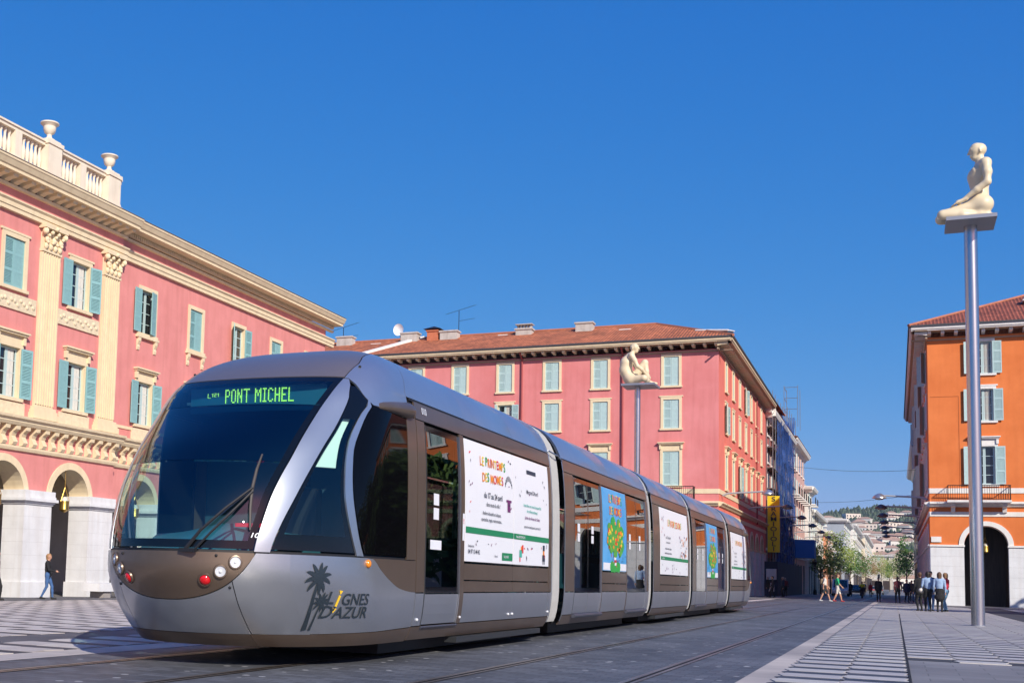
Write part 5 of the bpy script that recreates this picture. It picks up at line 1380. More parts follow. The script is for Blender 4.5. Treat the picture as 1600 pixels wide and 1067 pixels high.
# ---------------------------------------------------------------- the two resin figures on tall masts
m_resin = mat('cream resin', (.72,.60,.40), .45, var=.06, scale=2.5, tint=(.76,.66,.48))
m_mast = mat('stainless mast', (.50,.51,.54), .26, .95, var=.05, scale=1.0)
m_plate = mat('steel plate', (.32,.33,.37), .45, .6)
def mast(name_label, x, y, ztop, px0, px1, py0, py1, r=.165):
    z0 = g(x,y); t = thing('statue_mast', (x,y,z0), name_label, 'mast', 'tall steel masts carrying seated figures')
    part(MB().lathe([(r,-.1),(r,ztop-z0)], x, y, z0, 28), 'shaft', t, m_mast, True)
    mb = MB(); mb.box(px0, px1, py0, py1, ztop, ztop+.10); part(mb, 'plate', t, m_plate)
    part(MB().lathe([(r+.015,0),(r+.015,.03),(r,.04)], x, y, z0, 28), 'base_ring', t, m_plate, True)
    return t
mast('tall bright steel mast on the right pavement with a kneeling figure', 1.97, 36.4, 10.75, 1.36, 2.56, 35.6, 37.0)
S = []; T0 = 0
# kneeling figure, looks towards -x; local origin on the plate, life size then scaled
KN = 1.55
for sy in (-1, 1):
    hip = (0, sy*.095, .20); knee = (-.46, sy*.115, .085); ank = (-.02, sy*.13, .06)
    S.append((hip, knee, .086, .060, 0, .04)); S.append((knee, (-.22, sy*.14, .055), .062, .060, 0, .03)); S.append(((-.22, sy*.14, .055), ank, .060, .040, 0, .03)); S.append((ank, (.14, sy*.11, .035), .038, .030, 0, .03))
    S.append(((.03,sy*.09,.20), (-.02,sy*.075,.24), .125, .12, 0, .06))
    sh = (.055, sy*.185, .74); el = (.06, sy*.25, .455); wr = (-.19, sy*.17, .275)
    S.append(((.04,sy*.12,.765), sh, .06, .065, 0, .04)); S.append((sh, (.065,sy*.23,.60), .060, .055, 0, .04)); S.append(((.065,sy*.23,.60), el, .055, .042, 0, .03)); S.append((el, (-.06,sy*.215,.37), .047, .044, 0, .03)); S.append(((-.06,sy*.215,.37), wr, .044, .028, 0, .02))
    hand(S, (-.19, sy*.17, .265), (-.9,-sy*.12,-.35), (0,-sy,0), (.3,0,.95), 1.05, 0, .25)
S += [((.01,0,.28),(.0,0,.42),.125,.108,0,.06,((1,0,0),1.18)), ((.0,0,.42),(.0,0,.58),.115,.140,0,.06,((1,0,0),1.15)), ((.0,0,.58),(.03,0,.70),.148,.125,0,.06,((1,0,0),1.2))]
for sy in (-1,1): S.append(((-.06,sy*.06,.63),(-.05,sy*.10,.66),.075,.06,0,.05))
S += [((.04,0,.74),(.01,0,.86),.062,.056,0,.04)]
head(S, (-.01,0,.945), (-1,0,-.04), sc=1.06)
st1 = figure_obj('kneeling_statue', S, .0105, [m_resin], None, (2.20, 36.3, 10.85), math.radians(4), 2.02)
tag(st1, 'cream resin figure kneeling upright on the tall right-hand mast', 'statue', 'resin figures on masts')
mast('tall steel mast rising behind the tram with a crouching figure', -11.72, 61.4, 10.62, -12.4, -10.75, 60.6, 62.2, .15)
S = []
# crouching figure, faces +x: one knee drawn up, arms round the shin, rounded back
for sy, up in ((-1, False), (1, True)):
    hip = (-.02, sy*.10, .11)
    if up: knee = (.30, .07, .56); ank = (.37, .06, .08)
    else: knee = (.27, -.30, .12); ank = (.40, .0, .07)
    S.append((hip, knee, .115, .078, 0, .05)); S.append((knee, tuple((np.array(knee)*.55+np.array(ank)*.45)), .074, .066, 0, .03)); S.append((tuple((np.array(knee)*.55+np.array(ank)*.45)), ank, .066, .042, 0, .03)); S.append((ank, (ank[0]+.17, ank[1], .03), .036, .030, 0, .03))
    S.append(((-.03,sy*.09,.12), (-.06,sy*.075,.16), .125, .12, 0, .06))
    sh = (-.02, sy*.185, .70); el = (.12, sy*.25, .42); wr = (.36, sy*.06, .20)
    S.append(((-.03,sy*.11,.725), sh, .06, .066, 0, .04)); S.append((sh, (.05,sy*.24,.57), .062, .056, 0, .04)); S.append(((.05,sy*.24,.57), el, .054, .042, 0, .03)); S.append((el, (.22,sy*.20,.35), .046, .043, 0, .03)); S.append(((.22,sy*.20,.35), wr, .043, .028, 0, .02))
    hand(S, wr, (.55,-sy*.75,-.35), (.3,0,.9), (.8,sy*.4,.2), 1.05, 0, .7)
S += [((-.08,0,.18),(-.16,0,.36),.16,.155,0,.06,((1,0,0),1.1)), ((-.16,0,.36),(-.14,0,.54),.155,.165,0,.06,((1,0,0),1.1)), ((-.14,0,.54),(-.06,0,.67),.150,.13,0,.06,((1,0,0),1.15)), ((-.05,0,.70),(.02,0,.82),.062,.056,0,.04)]
head(S, (.05,0,.895), (.9,-.42,.0), sc=1.06)
st2 = figure_obj('crouching_statue', S, .0105, [m_resin], None, (-11.95, 61.2, 10.72), math.radians(12), 2.08)
tag(st2, 'cream resin figure crouching with knees drawn up on the mast behind the tram', 'statue', 'resin figures on masts')

# ---------------------------------------------------------------- people
SK = mat('skin', (.50,.27,.18), .6)
def cloth(name, c): return mat('cloth '+name, c, .9, var=.12, scale=9)
HAIRS = {'dark': mat('dark hair', (.018,.012,.009), .6), 'brown': mat('brown hair', (.10,.05,.025), .6), 'fair': mat('fair hair', (.33,.18,.08), .6), 'grey': mat('grey hair', (.30,.29,.28), .7)}
def person(x, y, rz, label, top, bottom, hair='dark', shoes=(.02,.02,.02), h=1.72, stride=.0, arm=(0,0), legs='long', sleeves='long', hairlen=0.0, bag=None, bagmat=None, bend=(0.0,0.0), skirt=False, jacket=False, vox=.021, extra=None, group='people on the square', sit=False):
    """faces +y before turning by rz; stride in metres; arm: forward angle of each upper arm; bend: elbow angles"""
    P = []; sc = h/1.72
    hipz = .90; tp, bt, skn, hr, sh_ = 0, 1, 2, 3, 4
    for sg, fo in ((-1, stride), (1, -stride)):
        hip = np.array((sg*.085, 0, hipz)); foot = np.array((sg*.085, fo, .075 if fo >= 0 else .085))
        d = foot-hip; L_ = np.linalg.norm(d); kb = math.sqrt(max(0, .43**2-(L_/2)**2)) if L_ < .86 else .0
        knee = (hip+foot)/2+np.array((0, max(kb,.02), 0.0))
        ls = skn if legs == 'short' else bt
        P.append((tuple(hip), tuple(hip*.45+knee*.55), .088, .074, bt, .04)); P.append((tuple(hip*.45+knee*.55), tuple(knee), .072, .056, bt, .03))
        P.append((tuple(knee), tuple(knee*.6+foot*.4), .054, .052, ls, .02)); P.append((tuple(knee*.6+foot*.4), tuple(foot), .052, .036, ls, .02))
        P.append((tuple(foot+np.array((0,-.03,-.03))), tuple(foot+np.array((0,.14,-.045))), .042, .034, sh_, .015))
    if skirt:
        P.append(((0,0,.92),(0,0,.62),.13,.17,bt,.03)); P.append(((-.06,0,.66),(.06,0,.66),.15,.15,bt,.03))
    P += [((-.06,0,.93),(.06,0,.93),.115,.115,bt,.04,((0,1,0),1.25)), ((0,-.005,1.02),(0,-.01,1.14),.125,.13,tp,.05,((0,1,0),1.3)), ((0,-.01,1.14),(0,-.01,1.32),.14,.155,tp,.05,((0,1,0),1.35)), ((-.10,-.01,1.40),(.10,-.01,1.40),.075,.075,tp,.05)]
    if jacket: P += [((-.07,0,.86),(.07,0,.86),.135,.135,tp,.03,((0,1,0),1.15)), ((0,0,.9),(0,0,1.3),.17,.175,tp,.04,((0,1,0),1.35))]
    P.append(((0,-.005,1.42),(0,.01,1.52),.052,.05,skn,.02))
    head(P, (0,.015,1.605), (0,1,-.05), sc=.98, skin=skn, hair=hr, hairlen=hairlen)
    for sg, a, b in ((-1,arm[0],bend[0]),(1,arm[1],bend[1])):
        s0 = np.array((sg*.185,-.01,1.385)); e0 = s0+.28*np.array((sg*.14, math.sin(a), -math.cos(a))); w0 = e0+.25*np.array((-sg*.05*b, math.sin(a+b), -math.cos(a+b)))
        P.append((tuple(s0), tuple(e0), .056, .045, tp, .03)); P.append((tuple(e0), tuple(w0), .043, .032, tp if sleeves == 'long' else skn, .02))
        fd = (w0-e0)/np.linalg.norm(w0-e0); up_ = np.array((sg,0,0.0)); sd = np.cross(fd, up_)
        hand(P, tuple(w0), fd, -sd if sd[1] < 0 else sd, up_, 1.0, skn, .5)
    if bag: 
        for q in bag: P.append(q+(5, .015))
    if extra: P += extra
    mats = [top, bottom, SK, HAIRS[hair], cloth('shoes %.2f %.2f' % shoes[:2], shoes), bagmat or top]
    o = figure_obj('person', P, vox, mats, None, (x, y, g(x,y)), rz, sc)
    tag(o, label, 'person', group); return o
m_navy = cloth('navy', (.02,.03,.075)); m_blk = cloth('black', (.012,.012,.014)); m_jean = cloth('jeans', (.05,.12,.28)); m_ljean = cloth('light jeans', (.14,.28,.42))
m_wht = cloth('white', (.66,.62,.56)); m_grn = cloth('green', (.02,.38,.16)); m_redc = cloth('red', (.48,.02,.05)); m_blu = cloth('blue', (.06,.17,.42)); m_char = cloth('charcoal', (.03,.03,.035)); m_mar = cloth('maroon', (.10,.015,.025)); m_tan = cloth('tan', (.28,.19,.11)); m_pur = cloth('violet', (.07,.03,.28)); m_lil = cloth('pale blue', (.30,.42,.60)); m_hi = cloth('high visibility yellow', (.65,.75,.03))
person(-28.5, 36.0, math.radians(-62), 'woman in black jacket and blue jeans walking below the palace arch with a shoulder bag', m_blk, m_jean, 'fair', h=1.68, stride=.20, arm=(-.25,.3), bend=(.5,1.1), hairlen=.04, bag=[((-.24,-.06,1.05),(-.25,.05,.98),.085,.095)], bagmat=m_blk, extra=[((0,0,.90),(0,0,.96),.14,.14,5,.02,((0,1,0),1.25))])
person(-28.05, 32.6, math.radians(-70), 'person in dark maroon coat cut by the left edge of the photo', m_mar, m_blk, 'dark', h=1.72, stride=.15, jacket=True)
person(-4.2, 86.6, math.radians(-82), 'man in white shirt and dark shorts striding across the road with a backpack', m_wht, m_char, 'brown', (.5,.5,.5), 1.78, .30, (.25,-.35), 'short', 'short', bend=(.4,.3), bag=[((0,-.19,1.15),(0,-.18,1.34),.10,.10)], bagmat=m_tan)
person(-3.45, 87.0, math.radians(-84), 'man in green shirt and white shorts striding across the road', m_grn, m_wht, 'brown', (.35,.03,.04), 1.82, .24, (-.25,.3), 'short', 'short', bend=(.3,.4))
person(.98, 59.6, math.radians(25), 'person in black standing at the left of the pavement group', m_blk, m_blk, 'brown', h=1.70, arm=(.1,.2), bend=(.3,.9), jacket=True)
person(1.28, 58.6, math.radians(8), 'woman in pale blue top and dark trousers holding a white bag in the pavement group', m_lil, m_blk, 'dark', h=1.72, stride=.05, arm=(.1,.1), bend=(.7,.2), hairlen=.10, bag=[((-.27,.10,.92),(-.20,.16,.88),.085,.09)], bagmat=m_wht)
person(1.72, 58.3, math.radians(-5), 'woman in lilac top with black jacket tied at the waist in the pavement group', m_lil, m_blk, 'brown', h=1.70, stride=.04, hairlen=.14, skirt=True, arm=(.05,-.05), bend=(.2,.2))
person(2.02, 60.2, math.radians(60), 'woman in red top and light jeans at the right of the pavement group', m_redc, m_ljean, 'fair', h=1.70, hairlen=.10, arm=(.2,.1), bend=(1.0,.3))
person(1.42, 60.4, math.radians(190), 'man in navy standing behind the pavement group facing the tram', m_navy, m_jean, 'dark', h=1.76, arm=(.1,.1), bend=(.3,.3))
walkers = [(-1.05,93,m_blk,m_blk,180,'person in black walking away in the avenue shade by the kerb'),(.15,90,m_mar,m_blk,10,'person in dark maroon jacket standing at the end of the pale kerb stripe'),(.75,97,m_navy,m_char,200,'person in navy farther along the shaded avenue pavement'),(1.3,100,m_char,m_jean,170,'person in charcoal by the avenue shop fronts'),(1.75,95,m_tan,m_blk,30,'person in tan coat in the shade of the orange block'),(1.2,108,m_blk,m_blk,180,'distant person in black on the right avenue pavement'),
 (-8.7,101,m_char,m_blk,90,'person in charcoal waiting in shade beside the blue hoarding'),(-9.3,104,m_blk,m_navy,60,'person in black waiting in shade left of the blue hoarding'),(-8.5,108,m_navy,m_blk,120,'person in navy jacket in the deep shade of the left pavement'),(-9.0,117,m_mar,m_blk,0,'person in maroon in the deep shade of the left pavement'),
 (-4.6,150,m_char,m_blk,180,'distant person in charcoal on the tramway'),(-3.6,170,m_blu,m_blk,180,'distant person in blue on the tramway'),(-2.6,155,m_redc,m_blk,170,'distant person in red on the tramway'),(-5.8,165,m_blk,m_jean,10,'distant person in black and jeans on the tramway'),(-6.9,140,m_wht,m_blk,20,'distant person in white on the tramway edge'),(-2.1,180,m_tan,m_char,20,'farthest person in tan on the tramway')]
for x, y, a, b, r, lab in walkers: person(x, y, math.radians(r), lab, a, b, random.choice(['dark','brown','dark','grey']), h=random.uniform(1.62,1.82), stride=random.uniform(.02,.2), arm=(random.uniform(-.3,.3),random.uniform(-.3,.3)), bend=(.3,.3), jacket=random.random() < .5, vox=.026, group='people in the avenue')
# ================================================================== STREET FURNITURE AND THE FAR AVENUE
# bench and planter in front of the palace
bz = g(-30.6,43)
bt = thing('stone_bench', (-30.4,43.6,bz), 'long pale stone bench in front of the palace arcade', 'bench')
mb = MB(); mb.box(-30.8,-29.9,41.2,46.8,bz+.28,bz+.62); part(mb, 'seat', bt, m_stone)
for y in (41.9,44.0,46.1): mb = MB(); mb.box(-30.7,-30.0,y-.25,y+.25,bz,bz+.28); part(mb, 'support', bt, m_shade2)
pt = thing('planter_pot', (-30.4,43.3,bz+.62), 'blue grey tapered pot standing on the stone bench', 'planter')
part(MB().lathe([(.27,0),(.38,.68),(.40,.70),(.36,.70),(.34,.62),(.05,.60)], -30.4, 43.3, bz+.62, 18), 'pot', pt, mat('blue grey pot', (.34,.40,.48), .6), True)
# wall-arm street lamps along both sides of the avenue
m_arm = mat('lamp arm grey', (.42,.43,.45), .5, .3); m_dome = mat('lamp dome', (.10,.10,.11), .4, .5)
def arm_lamp(x0, x1, y, z, label, dome=None):
    t = thing('arm_lamp', (x0,y,z), label, 'street lamp', 'arm lamps along the avenue')
    mb = MB(); mb.tube([(x0,y,z),(x0+(x1-x0)*.12,y,z+.16),(x1,y,z+.30)], [.085,.07,.055], 7); part(mb, 'arm', t, m_arm)
    part(MB().lathe([(.05,.32),(.18,.27),(.36,.14),(.44,.02),(.44,-.03),(.30,-.03)], x1, y, z+.12, 14), 'lamp_head', t, dome or m_dome, True)
    part(MB().lathe([(.30,0),(.24,-.07),(.06,-.10)], x1, y, z+.085, 12), 'diffuser', t, m_lamp, True)
names = ['first','second','third','fourth','fifth','sixth','seventh']
for k in range(7):
    y = 90+12.0*k
    arm_lamp(2.05 if k < 4 else 2.0, -.9, y, 6.75, '%s arm lamp along the orange block, counted from the square' % names[k], mat('lamp dome silver', (.5,.5,.52), .3, .8) if k == 0 else None)
for k in range(6):
    y = 89.5+17*k
    arm_lamp(-11.05, -8.0, y, 7.0, '%s arm lamp along the pink side of the avenue, counted from the square' % names[k], MATS['lamp dome silver'] if k == 0 else None)
# span wires over the avenue
m_wire = mat('span wire', (.06,.06,.07), .6)
for k, (y, z0, z1) in enumerate(((150,14.6,14.0),(170,11.6,12.6),(190,9.6,11.2),(125,7.2,7.0),(158,7.3,7.15))):
    mb = MB(); pts = [(-11+13.3*t, y, z0+(z1-z0)*t-.35*math.sin(PI*t)) for t in lsp(0,1,9)]; mb.tube(pts, .02, 4)
    solo(mb, 'span_wire', m_wire, (-11,y,z0), ['highest thin wire spanning the avenue','second thin wire spanning the avenue','third thin wire spanning the avenue','near low contact wire crossing the avenue','far low contact wire crossing the avenue'][k], 'wire', 'wires over the avenue')
# scaffold wrapped in blue net, with yellow banner
sc = thing('scaffold', (-10.6,134,g(-10,134)), 'steel scaffold wrapped in blue netting against the avenue buildings', 'scaffold')
m_net = glass('blue debris net', (.10,.22,.55), 1.05); 
m_netd = mat('blue net cloth', (.010,.07,.30), .8, var=.45, scale=1.6, stretch=(1,1,.4))
_n = m_netd.node_tree.nodes; _l = m_netd.node_tree.links; _t = _n.new('ShaderNodeBsdfTransparent'); _x = _n.new('ShaderNodeMixShader'); _z = _n.new('ShaderNodeTexNoise'); _z.inputs['Scale'].default_value = 1.3; _z.inputs['Detail'].default_value = 5
_r = _n.new('ShaderNodeMapRange'); _r.inputs[1].default_value = .35; _r.inputs[2].default_value = .65; _r.inputs[3].default_value = .15; _r.inputs[4].default_value = .62
_c = _n.new('ShaderNodeTexCoord'); _l.new(_c.outputs['Object'], _z.inputs[0]); _l.new(_z.outputs['Fac'], _r.inputs[0]); _l.new(_r.outputs[0], _x.inputs[0]); _l.new(_n['Principled BSDF'].outputs[0], _x.inputs[1]); _l.new(_t.outputs[0], _x.inputs[2]); _l.new(_x.outputs[0], _n['Material Output'].inputs[0])
m_tube = mat('scaffold tube', (.34,.35,.37), .45, .7)
mb = MB()
ys = lsp(122.6,152.5,11); zt = 19.5
for y in ys:
    for x in (-11.05,-10.5): mb.tube([(x,y,-.3),(x,y,zt if y < 140 else 20.3)], .035, 5)
for z in [2+2*k for k in range(9)]:
    for x in (-11.05,-10.5): mb.tube([(x,ys[0],z),(x,ys[-1],z)], .03, 5)
    for y in ys: mb.tube([(-11.05,y,z),(-10.5,y,z)], .03, 5)
for i in range(9):
    mb.tube([(-10.5,ys[i],2+2*i),(-10.5,ys[min(i+1,9)],4+2*i)], .025, 5)
for x in (-10.8,-9.4):
    for y in (140,143.5): mb.tube([(x,y,18),(x,y,22.6)], .035, 5)
for z in (20,21.2,22.4): mb.tube([(-10.8,140,z),(-10.8,143.5,z)], .03, 5); mb.tube([(-10.8,140,z),(-9.4,140,z)], .03, 5)
tb_ = part(mb, 'tubes', sc, m_tube); tb_['kind'] = 'stuff'
for k, z in enumerate((4,6,8,10,12,14,16,18)):
    mb = MB(); mb.box(-11.05,-10.5,122.8,152.4,z-.05,z); part(mb, 'deck', sc, mat('scaffold deck', (.20,.15,.10), .8))
def cloth_sheet(name, x, y0, y1, z0, z1, amp, m, parent):
    mb = MB(); mb.grid([[(x+amp*math.sin(y*2.1+z*.6)+amp*.6*math.sin(z*1.3+y*.7), y, z) for y in lsp(y0,y1,24)] for z in lsp(z0,z1,26)]); return part(mb, name, parent, m, True)
cloth_sheet('debris_net', -10.45, 127.0, 147.5, -.3, 18.4, .13, m_netd, sc)
mb = MB(); mb.grid([[(x+.1*math.sin(z*1.7), 147.6+.15*math.sin(z*.9+x*3), z) for x in lsp(-11,-10.3,8)] for z in lsp(2,20,24)]); part(mb, 'debris_net', sc, m_netd, True)
mb = MB(); mb.grid([[(x+.1*math.sin(z*1.7), 133.4+.2*math.sin(z*.9+x*3), z) for x in lsp(-10.6,-9.9,8)] for z in lsp(13.5,17.8,12)]); part(mb, 'debris_net', sc, m_netd, True)
mb = MB(); mb.grid([[(x, 122.5+.15*math.sin(z*2+x*2), z) for x in lsp(-11,-10.2,6)] for z in lsp(17.0,18.6,5)]); part(mb, 'white_sheet', sc, m_white2, True)
mb = MB(); mb.box(-11.1,-9.9,120.0,152,-.4,2.9); part(mb, 'hoarding', sc, mat('dark blue hoarding', (.012,.02,.055), .7, var=.2, scale=.6))
# the banner hangs on the near end of the scaffold, facing the square
BY = 122.2
bn = thing('yellow_banner', (-10.4,BY,3.8), 'tall yellow banner with black vertical lettering on the scaffold', 'banner')
def bx_at(px, py): # pixel to the plane y=BY, only used to size the cloth
    return 0
mb = MB(); mb.grid([[(x, BY+.05*math.sin(z*.9+x), z) for x in lsp(-10.97,-9.87,6)] for z in lsp(3.8,9.2,16)]); part(mb, 'cloth', bn, mat('banner yellow', (.78,.62,.02), .8, var=.06, scale=1))
mb = MB()
for i, ch in enumerate('S.RAMIOIOLI'):
    vs, fs = txt(ch, 'CENTER'); z = 8.70-i*.478
    mb.add([(-10.42+a*.78, BY-.07, z+b*.60) for a, b in vs], fs)
part(mb, 'lettering', bn, m_ink)

# ---- buildings farther up the avenue, each with its own windows ---------
def far_block(name, label, x_face, depth, y0, y1, h, wall_m, roof_m=None, side=-1, floors=5, cols=None, trim=None, balc=False, top='cornice', front=True, base=0.0):
    """a street house: long face on the avenue (x = x_face), short face towards the square (y = y0)"""
    zg = -1.2; x1 = x_face+side*depth; t = thing(name, (x_face,y0,zg), label, 'building', 'buildings up the avenue')
    mb = MB(); mb.box(min(x_face,x1), max(x_face,x1), y0, y1, zg, h); part(mb, 'wall', t, wall_m)
    trim = trim or m_white2; fs_ = (h-4.2)/floors
    Fs = Fac(x_face, 0, PI/2 if side == -1 else -PI/2); Ff = Fac(0, y0, 0)
    n = cols or max(2,int((y1-y0)/3.6)); sg = 1 if side == -1 else -1
    wm = CACHE.get(('fw',fs_)); 
    if wm is None:
        mb = MB(); mb.box(-.68,.68,-.05,.0,-.06,fs_*.62+.08); mb.box(-.85,.85,-.14,0,-.20,-.06); wm = mb.mesh('window', m_white2); CACHE[('fw',fs_)] = wm
        mb = MB(); mb.box(-.52,.52,-.07,-.05,.04,fs_*.62-.02); CACHE[('fp',fs_)] = mb.mesh('pane', m_pane)
        mb = MB(); mb.box(-.52,.52,-.08,-.05,.04,fs_*.62-.02); [mb.box(-.5,.5,-.085,-.08,z,z+.03) for z in lsp(.1,fs_*.55,10)]; CACHE[('fs',fs_)] = mb.mesh('shutter', m_shutL)
    for F, us in ((Fs, [sg*(y0+(y1-y0)*(i+.5)/n) for i in range(n)]), (Ff, [min(x_face,x1)+depth*(i+.5)/4 for i in range(4)] if front else [])):
        for u in us:
            for f in range(floors):
                z = 4.2+fs_*f+fs_*.14
                wn = F.place('window', wm, t, u, .003, z); link(*(('pane', CACHE[('fp',fs_)]) if random.random() < .55 else ('shutter', CACHE[('fs',fs_)])), wn)
                if balc and (f % 2 == 0 or balc == 2):
                    mb = MB(); F.box(mb, u-1.1, u+1.1, 0, .9, z-.28, z-.12); b = part(mb, 'balcony', t, trim); mb = MB(); F.box(mb, u-1.1, u+1.1, .86, .9, z+.75, z+.8)
                    for i in range(9): F.box(mb, u-1.08+.27*i-.012, u-1.08+.27*i+.012, .87, .89, z-.12, z+.78)
                    part(mb, 'railing', b, m_iron)
    for F, a, b in ((Fs, sg*y0, sg*y1), (Ff, min(x_face,x1), max(x_face,x1))):
        a, b = min(a,b), max(a,b)
        if top == 'cornice': cornice_parts(F, t, a, b+.6 if F is Ff else b, [(0,h-.8),(.12,h-.78),(.3,h-.5),(.7,h-.35),(.85,h-.05),(.85,h+.05),(0,h+.12)], trim, 'cornice')
        mb = MB(); F.box(mb, a, b, 0, .10, 4.0, 4.25); part(mb, 'string_course', t, trim)
        k = max(2,int((b-a)/4.2))
        for i in range(k): u = a+(b-a)*(i+.5)/k; mb = MB(); F.box(mb, u-1.45, u+1.45, .0, .03, zg, 3.3); part(mb, 'shop_front', t, m_wood)
    mb = MB()
    if roof_m is not None:
        xa, xb = min(x_face,x1)-.5, max(x_face,x1)+.9; mb.add([(xa,y0-.8,h+.12),(xb,y0-.8,h+.12),(xb,y1,h+.12),(xa,y1,h+.12),((xa+xb)/2,y0+5,h+2.8),((xa+xb)/2,y1,h+2.8)], [(0,1,4),(1,2,5,4),(3,0,4,5)]); part(mb, 'roof', t, roof_m)
    else:
        mb.box(min(x_face,x1)+.3, max(x_face,x1)-.3, y0+.3, y1-.3, h, h+.35); part(mb, 'roof', t, m_chim)
    return t
W_pale = mat('pale rose wall', (.66,.40,.34), .85, var=.12, scale=.4, streak=.1); W_crm = mat('cream wall', (.74,.65,.50), .85, var=.12, scale=.4, streak=.1); W_wht = mat('white wall', (.76,.74,.70), .85, var=.10, scale=.3, streak=.1); W_gry = mat('blue grey wall', (.34,.38,.43), .8, var=.12, scale=.3); W_och = mat('ochre wall', (.60,.40,.22), .85, var=.12, scale=.4, streak=.1); W_ston = mat('beige stone wall', (.56,.50,.41), .85, var=.10, scale=.2)
far_block('town_house', 'red plastered house wrapped by the blue scaffold', -11.1, 18, 122.3, 152, 17.6, mat('dull red wall', (.40,.13,.11), .85, var=.15, scale=.4), m_tileY, front=False)
far_block('town_house', 'pale rose house with iron balconies just past the scaffold', -11.1, 18, 152.3, 177, 18.2, W_pale, m_tileY, floors=4, balc=True)
far_block('town_house', 'white house with rounded balconies past the rose house', -10.7, 18, 177.3, 187, 14.2, W_wht, None, floors=4, balc=2)
far_block('town_house', 'cream house with deep carved cornice on the avenue', -11.0, 22, 187.2, 222, 11.6, W_crm, None, floors=4)
far_block('town_house', 'orange balconied house low between the cream and grey blocks', -10.4, 20, 222.5, 245, 10.0, mat('apricot wall', (.66,.30,.17), .85, var=.1, scale=.4), None, floors=4, balc=True)
far_block('office_block', 'blue grey flat-roofed office block on the avenue', -8.7, 30, 250, 285, 13.4, W_gry, None, floors=6)
far_block('town_house', 'long white balconied block beyond the grey offices', -8.2, 24, 287, 360, 14.2, W_wht, None, floors=6, balc=True)
far_block('town_house', 'farthest cream block on the left of the avenue', -7.4, 24, 362, 470, 15.0, W_crm, None, floors=6)
far_block('town_house', 'shaded ochre house following the orange block', 2.5, 20, 136, 190, 16.5, W_och, m_tileY, side=1, floors=4, front=False)
far_block('station_block', 'long beige stone block closing the end of the avenue', -1.0, 15, 600, 640, 14.6, W_ston, None, floors=4, top='cornice')
# blue shop awning board in the shade
mb = MB(); mb.box(-11.0,-8.4,150,153.5,3.9,6.0); solo(mb, 'shop_board', mat('blue board', (.02,.16,.52), .6), (-9.7,151,3.9), 'plain blue board hanging over the left pavement in shade', 'board')
mb = MB(); mb.box(-10.9,-10.0,119.9,119.96,1.2,2.2); mb.box(-10.7,-10.2,119.9,119.96,.1,.9); solo(mb, 'notice', m_white2, (-10.4,119.9,0), 'pale notices fixed on the dark hoarding', 'notice')
# ---- trees along the avenue -------------------------------------------
def leaf_tree(x, y, h, w, mats, label, group, n=1500, trunk=.35, zg=None, leaf=.34):
    zg = g(x,y) if zg is None else zg
    t = thing('plane_tree', (x,y,zg), label, 'tree', group)
    mb = MB(); zc = zg+h*trunk; mb.tube([(x,y,zg-.1),(x+.05,y,zg+h*.2),(x,y+.05,zc),(x+.1,y,zg+h*.75)], [.16,.13,.10,.03], 7)
    limbs = []
    for k in range(7):
        a = 2.4*k; z0 = zc+h*.05*k*.7; e = (x+math.cos(a)*w*.36, y+math.sin(a)*w*.36, z0+h*.22); mb.tube([(x,y,z0),e], [.06,.02], 5); limbs.append(e)
    part(mb, 'trunk', t, mat('bark', (.14,.11,.085), .9, var=.3, scale=5))
    mb = MB(); cl = [(x+random.gauss(0,.26)*w, y+random.gauss(0,.26)*w, zg+h*(trunk+.12+.62*random.random()), random.uniform(.16,.30)*w) for _ in range(18)]+[(e[0],e[1],e[2],.2*w) for e in limbs]
    for i in range(n):
        c = random.choice(cl); u = Vector((random.gauss(0,1),random.gauss(0,1),random.gauss(0,1))).normalized()*c[3]*random.random()**.45
        p = Vector(c[:3])+u; a = Vector((random.gauss(0,1),random.gauss(0,1),random.gauss(0,1))).normalized(); b = a.orthogonal().normalized(); s_ = leaf*random.uniform(.6,1.2)
        mb.add([p-a*s_*.5, p+b*s_*.28, p+a*s_*.5, p-b*s_*.28], [(0,1,2,3)], i % len(mats))
    part(mb, 'crown', t, mats); return t
Lf = [mat('leaf spring %d' % i, c, .7) for i, c in enumerate(((.20,.26,.045),(.16,.22,.04),(.25,.28,.07)))]; Lg = [mat('leaf green %d' % i, c, .7) for i, c in enumerate(((.06,.13,.025),(.09,.17,.03),(.045,.10,.02)))]; Lb = [mat('leaf bronze %d' % i, c, .7) for i, c in enumerate(((.20,.11,.05),(.15,.13,.045),(.22,.15,.06)))]
spots = [(-9.3,180,6.0,3.0,Lf,'small pale young tree nearest on the left of the avenue'),(-8.6,192,7.8,4.2,Lf,'first pale green tree on the left of the avenue'),(-8.0,214,8.8,4.8,Lf,'tall yellow green tree second on the left of the avenue'),(-7.4,240,7.4,4.4,Lg,'darker green tree third on the left of the avenue'),(-6.9,270,8.0,5.0,Lg,'deep green tree fourth on the left of the avenue'),(-6.2,310,8.6,5.4,Lb,'bronze tree far on the left of the avenue'),(-3.4,360,9.0,6.0,Lf,'pale green tree in the middle distance of the avenue'),(-1.5,400,9.5,6.5,Lf,'pale green tree near the end of the avenue'),(.9,300,8.5,5.0,Lg,'dark green tree far on the right of the avenue'),(1.6,205,8.0,3.4,Lg,'dark green tree beside the shaded right pavement'),(.4,440,10,7.0,Lg,'farthest green tree before the stone block')]
for x, y, h, w_, ms, lab in spots: leaf_tree(x, y, h, w_, ms, lab, 'trees along the avenue', 1300)
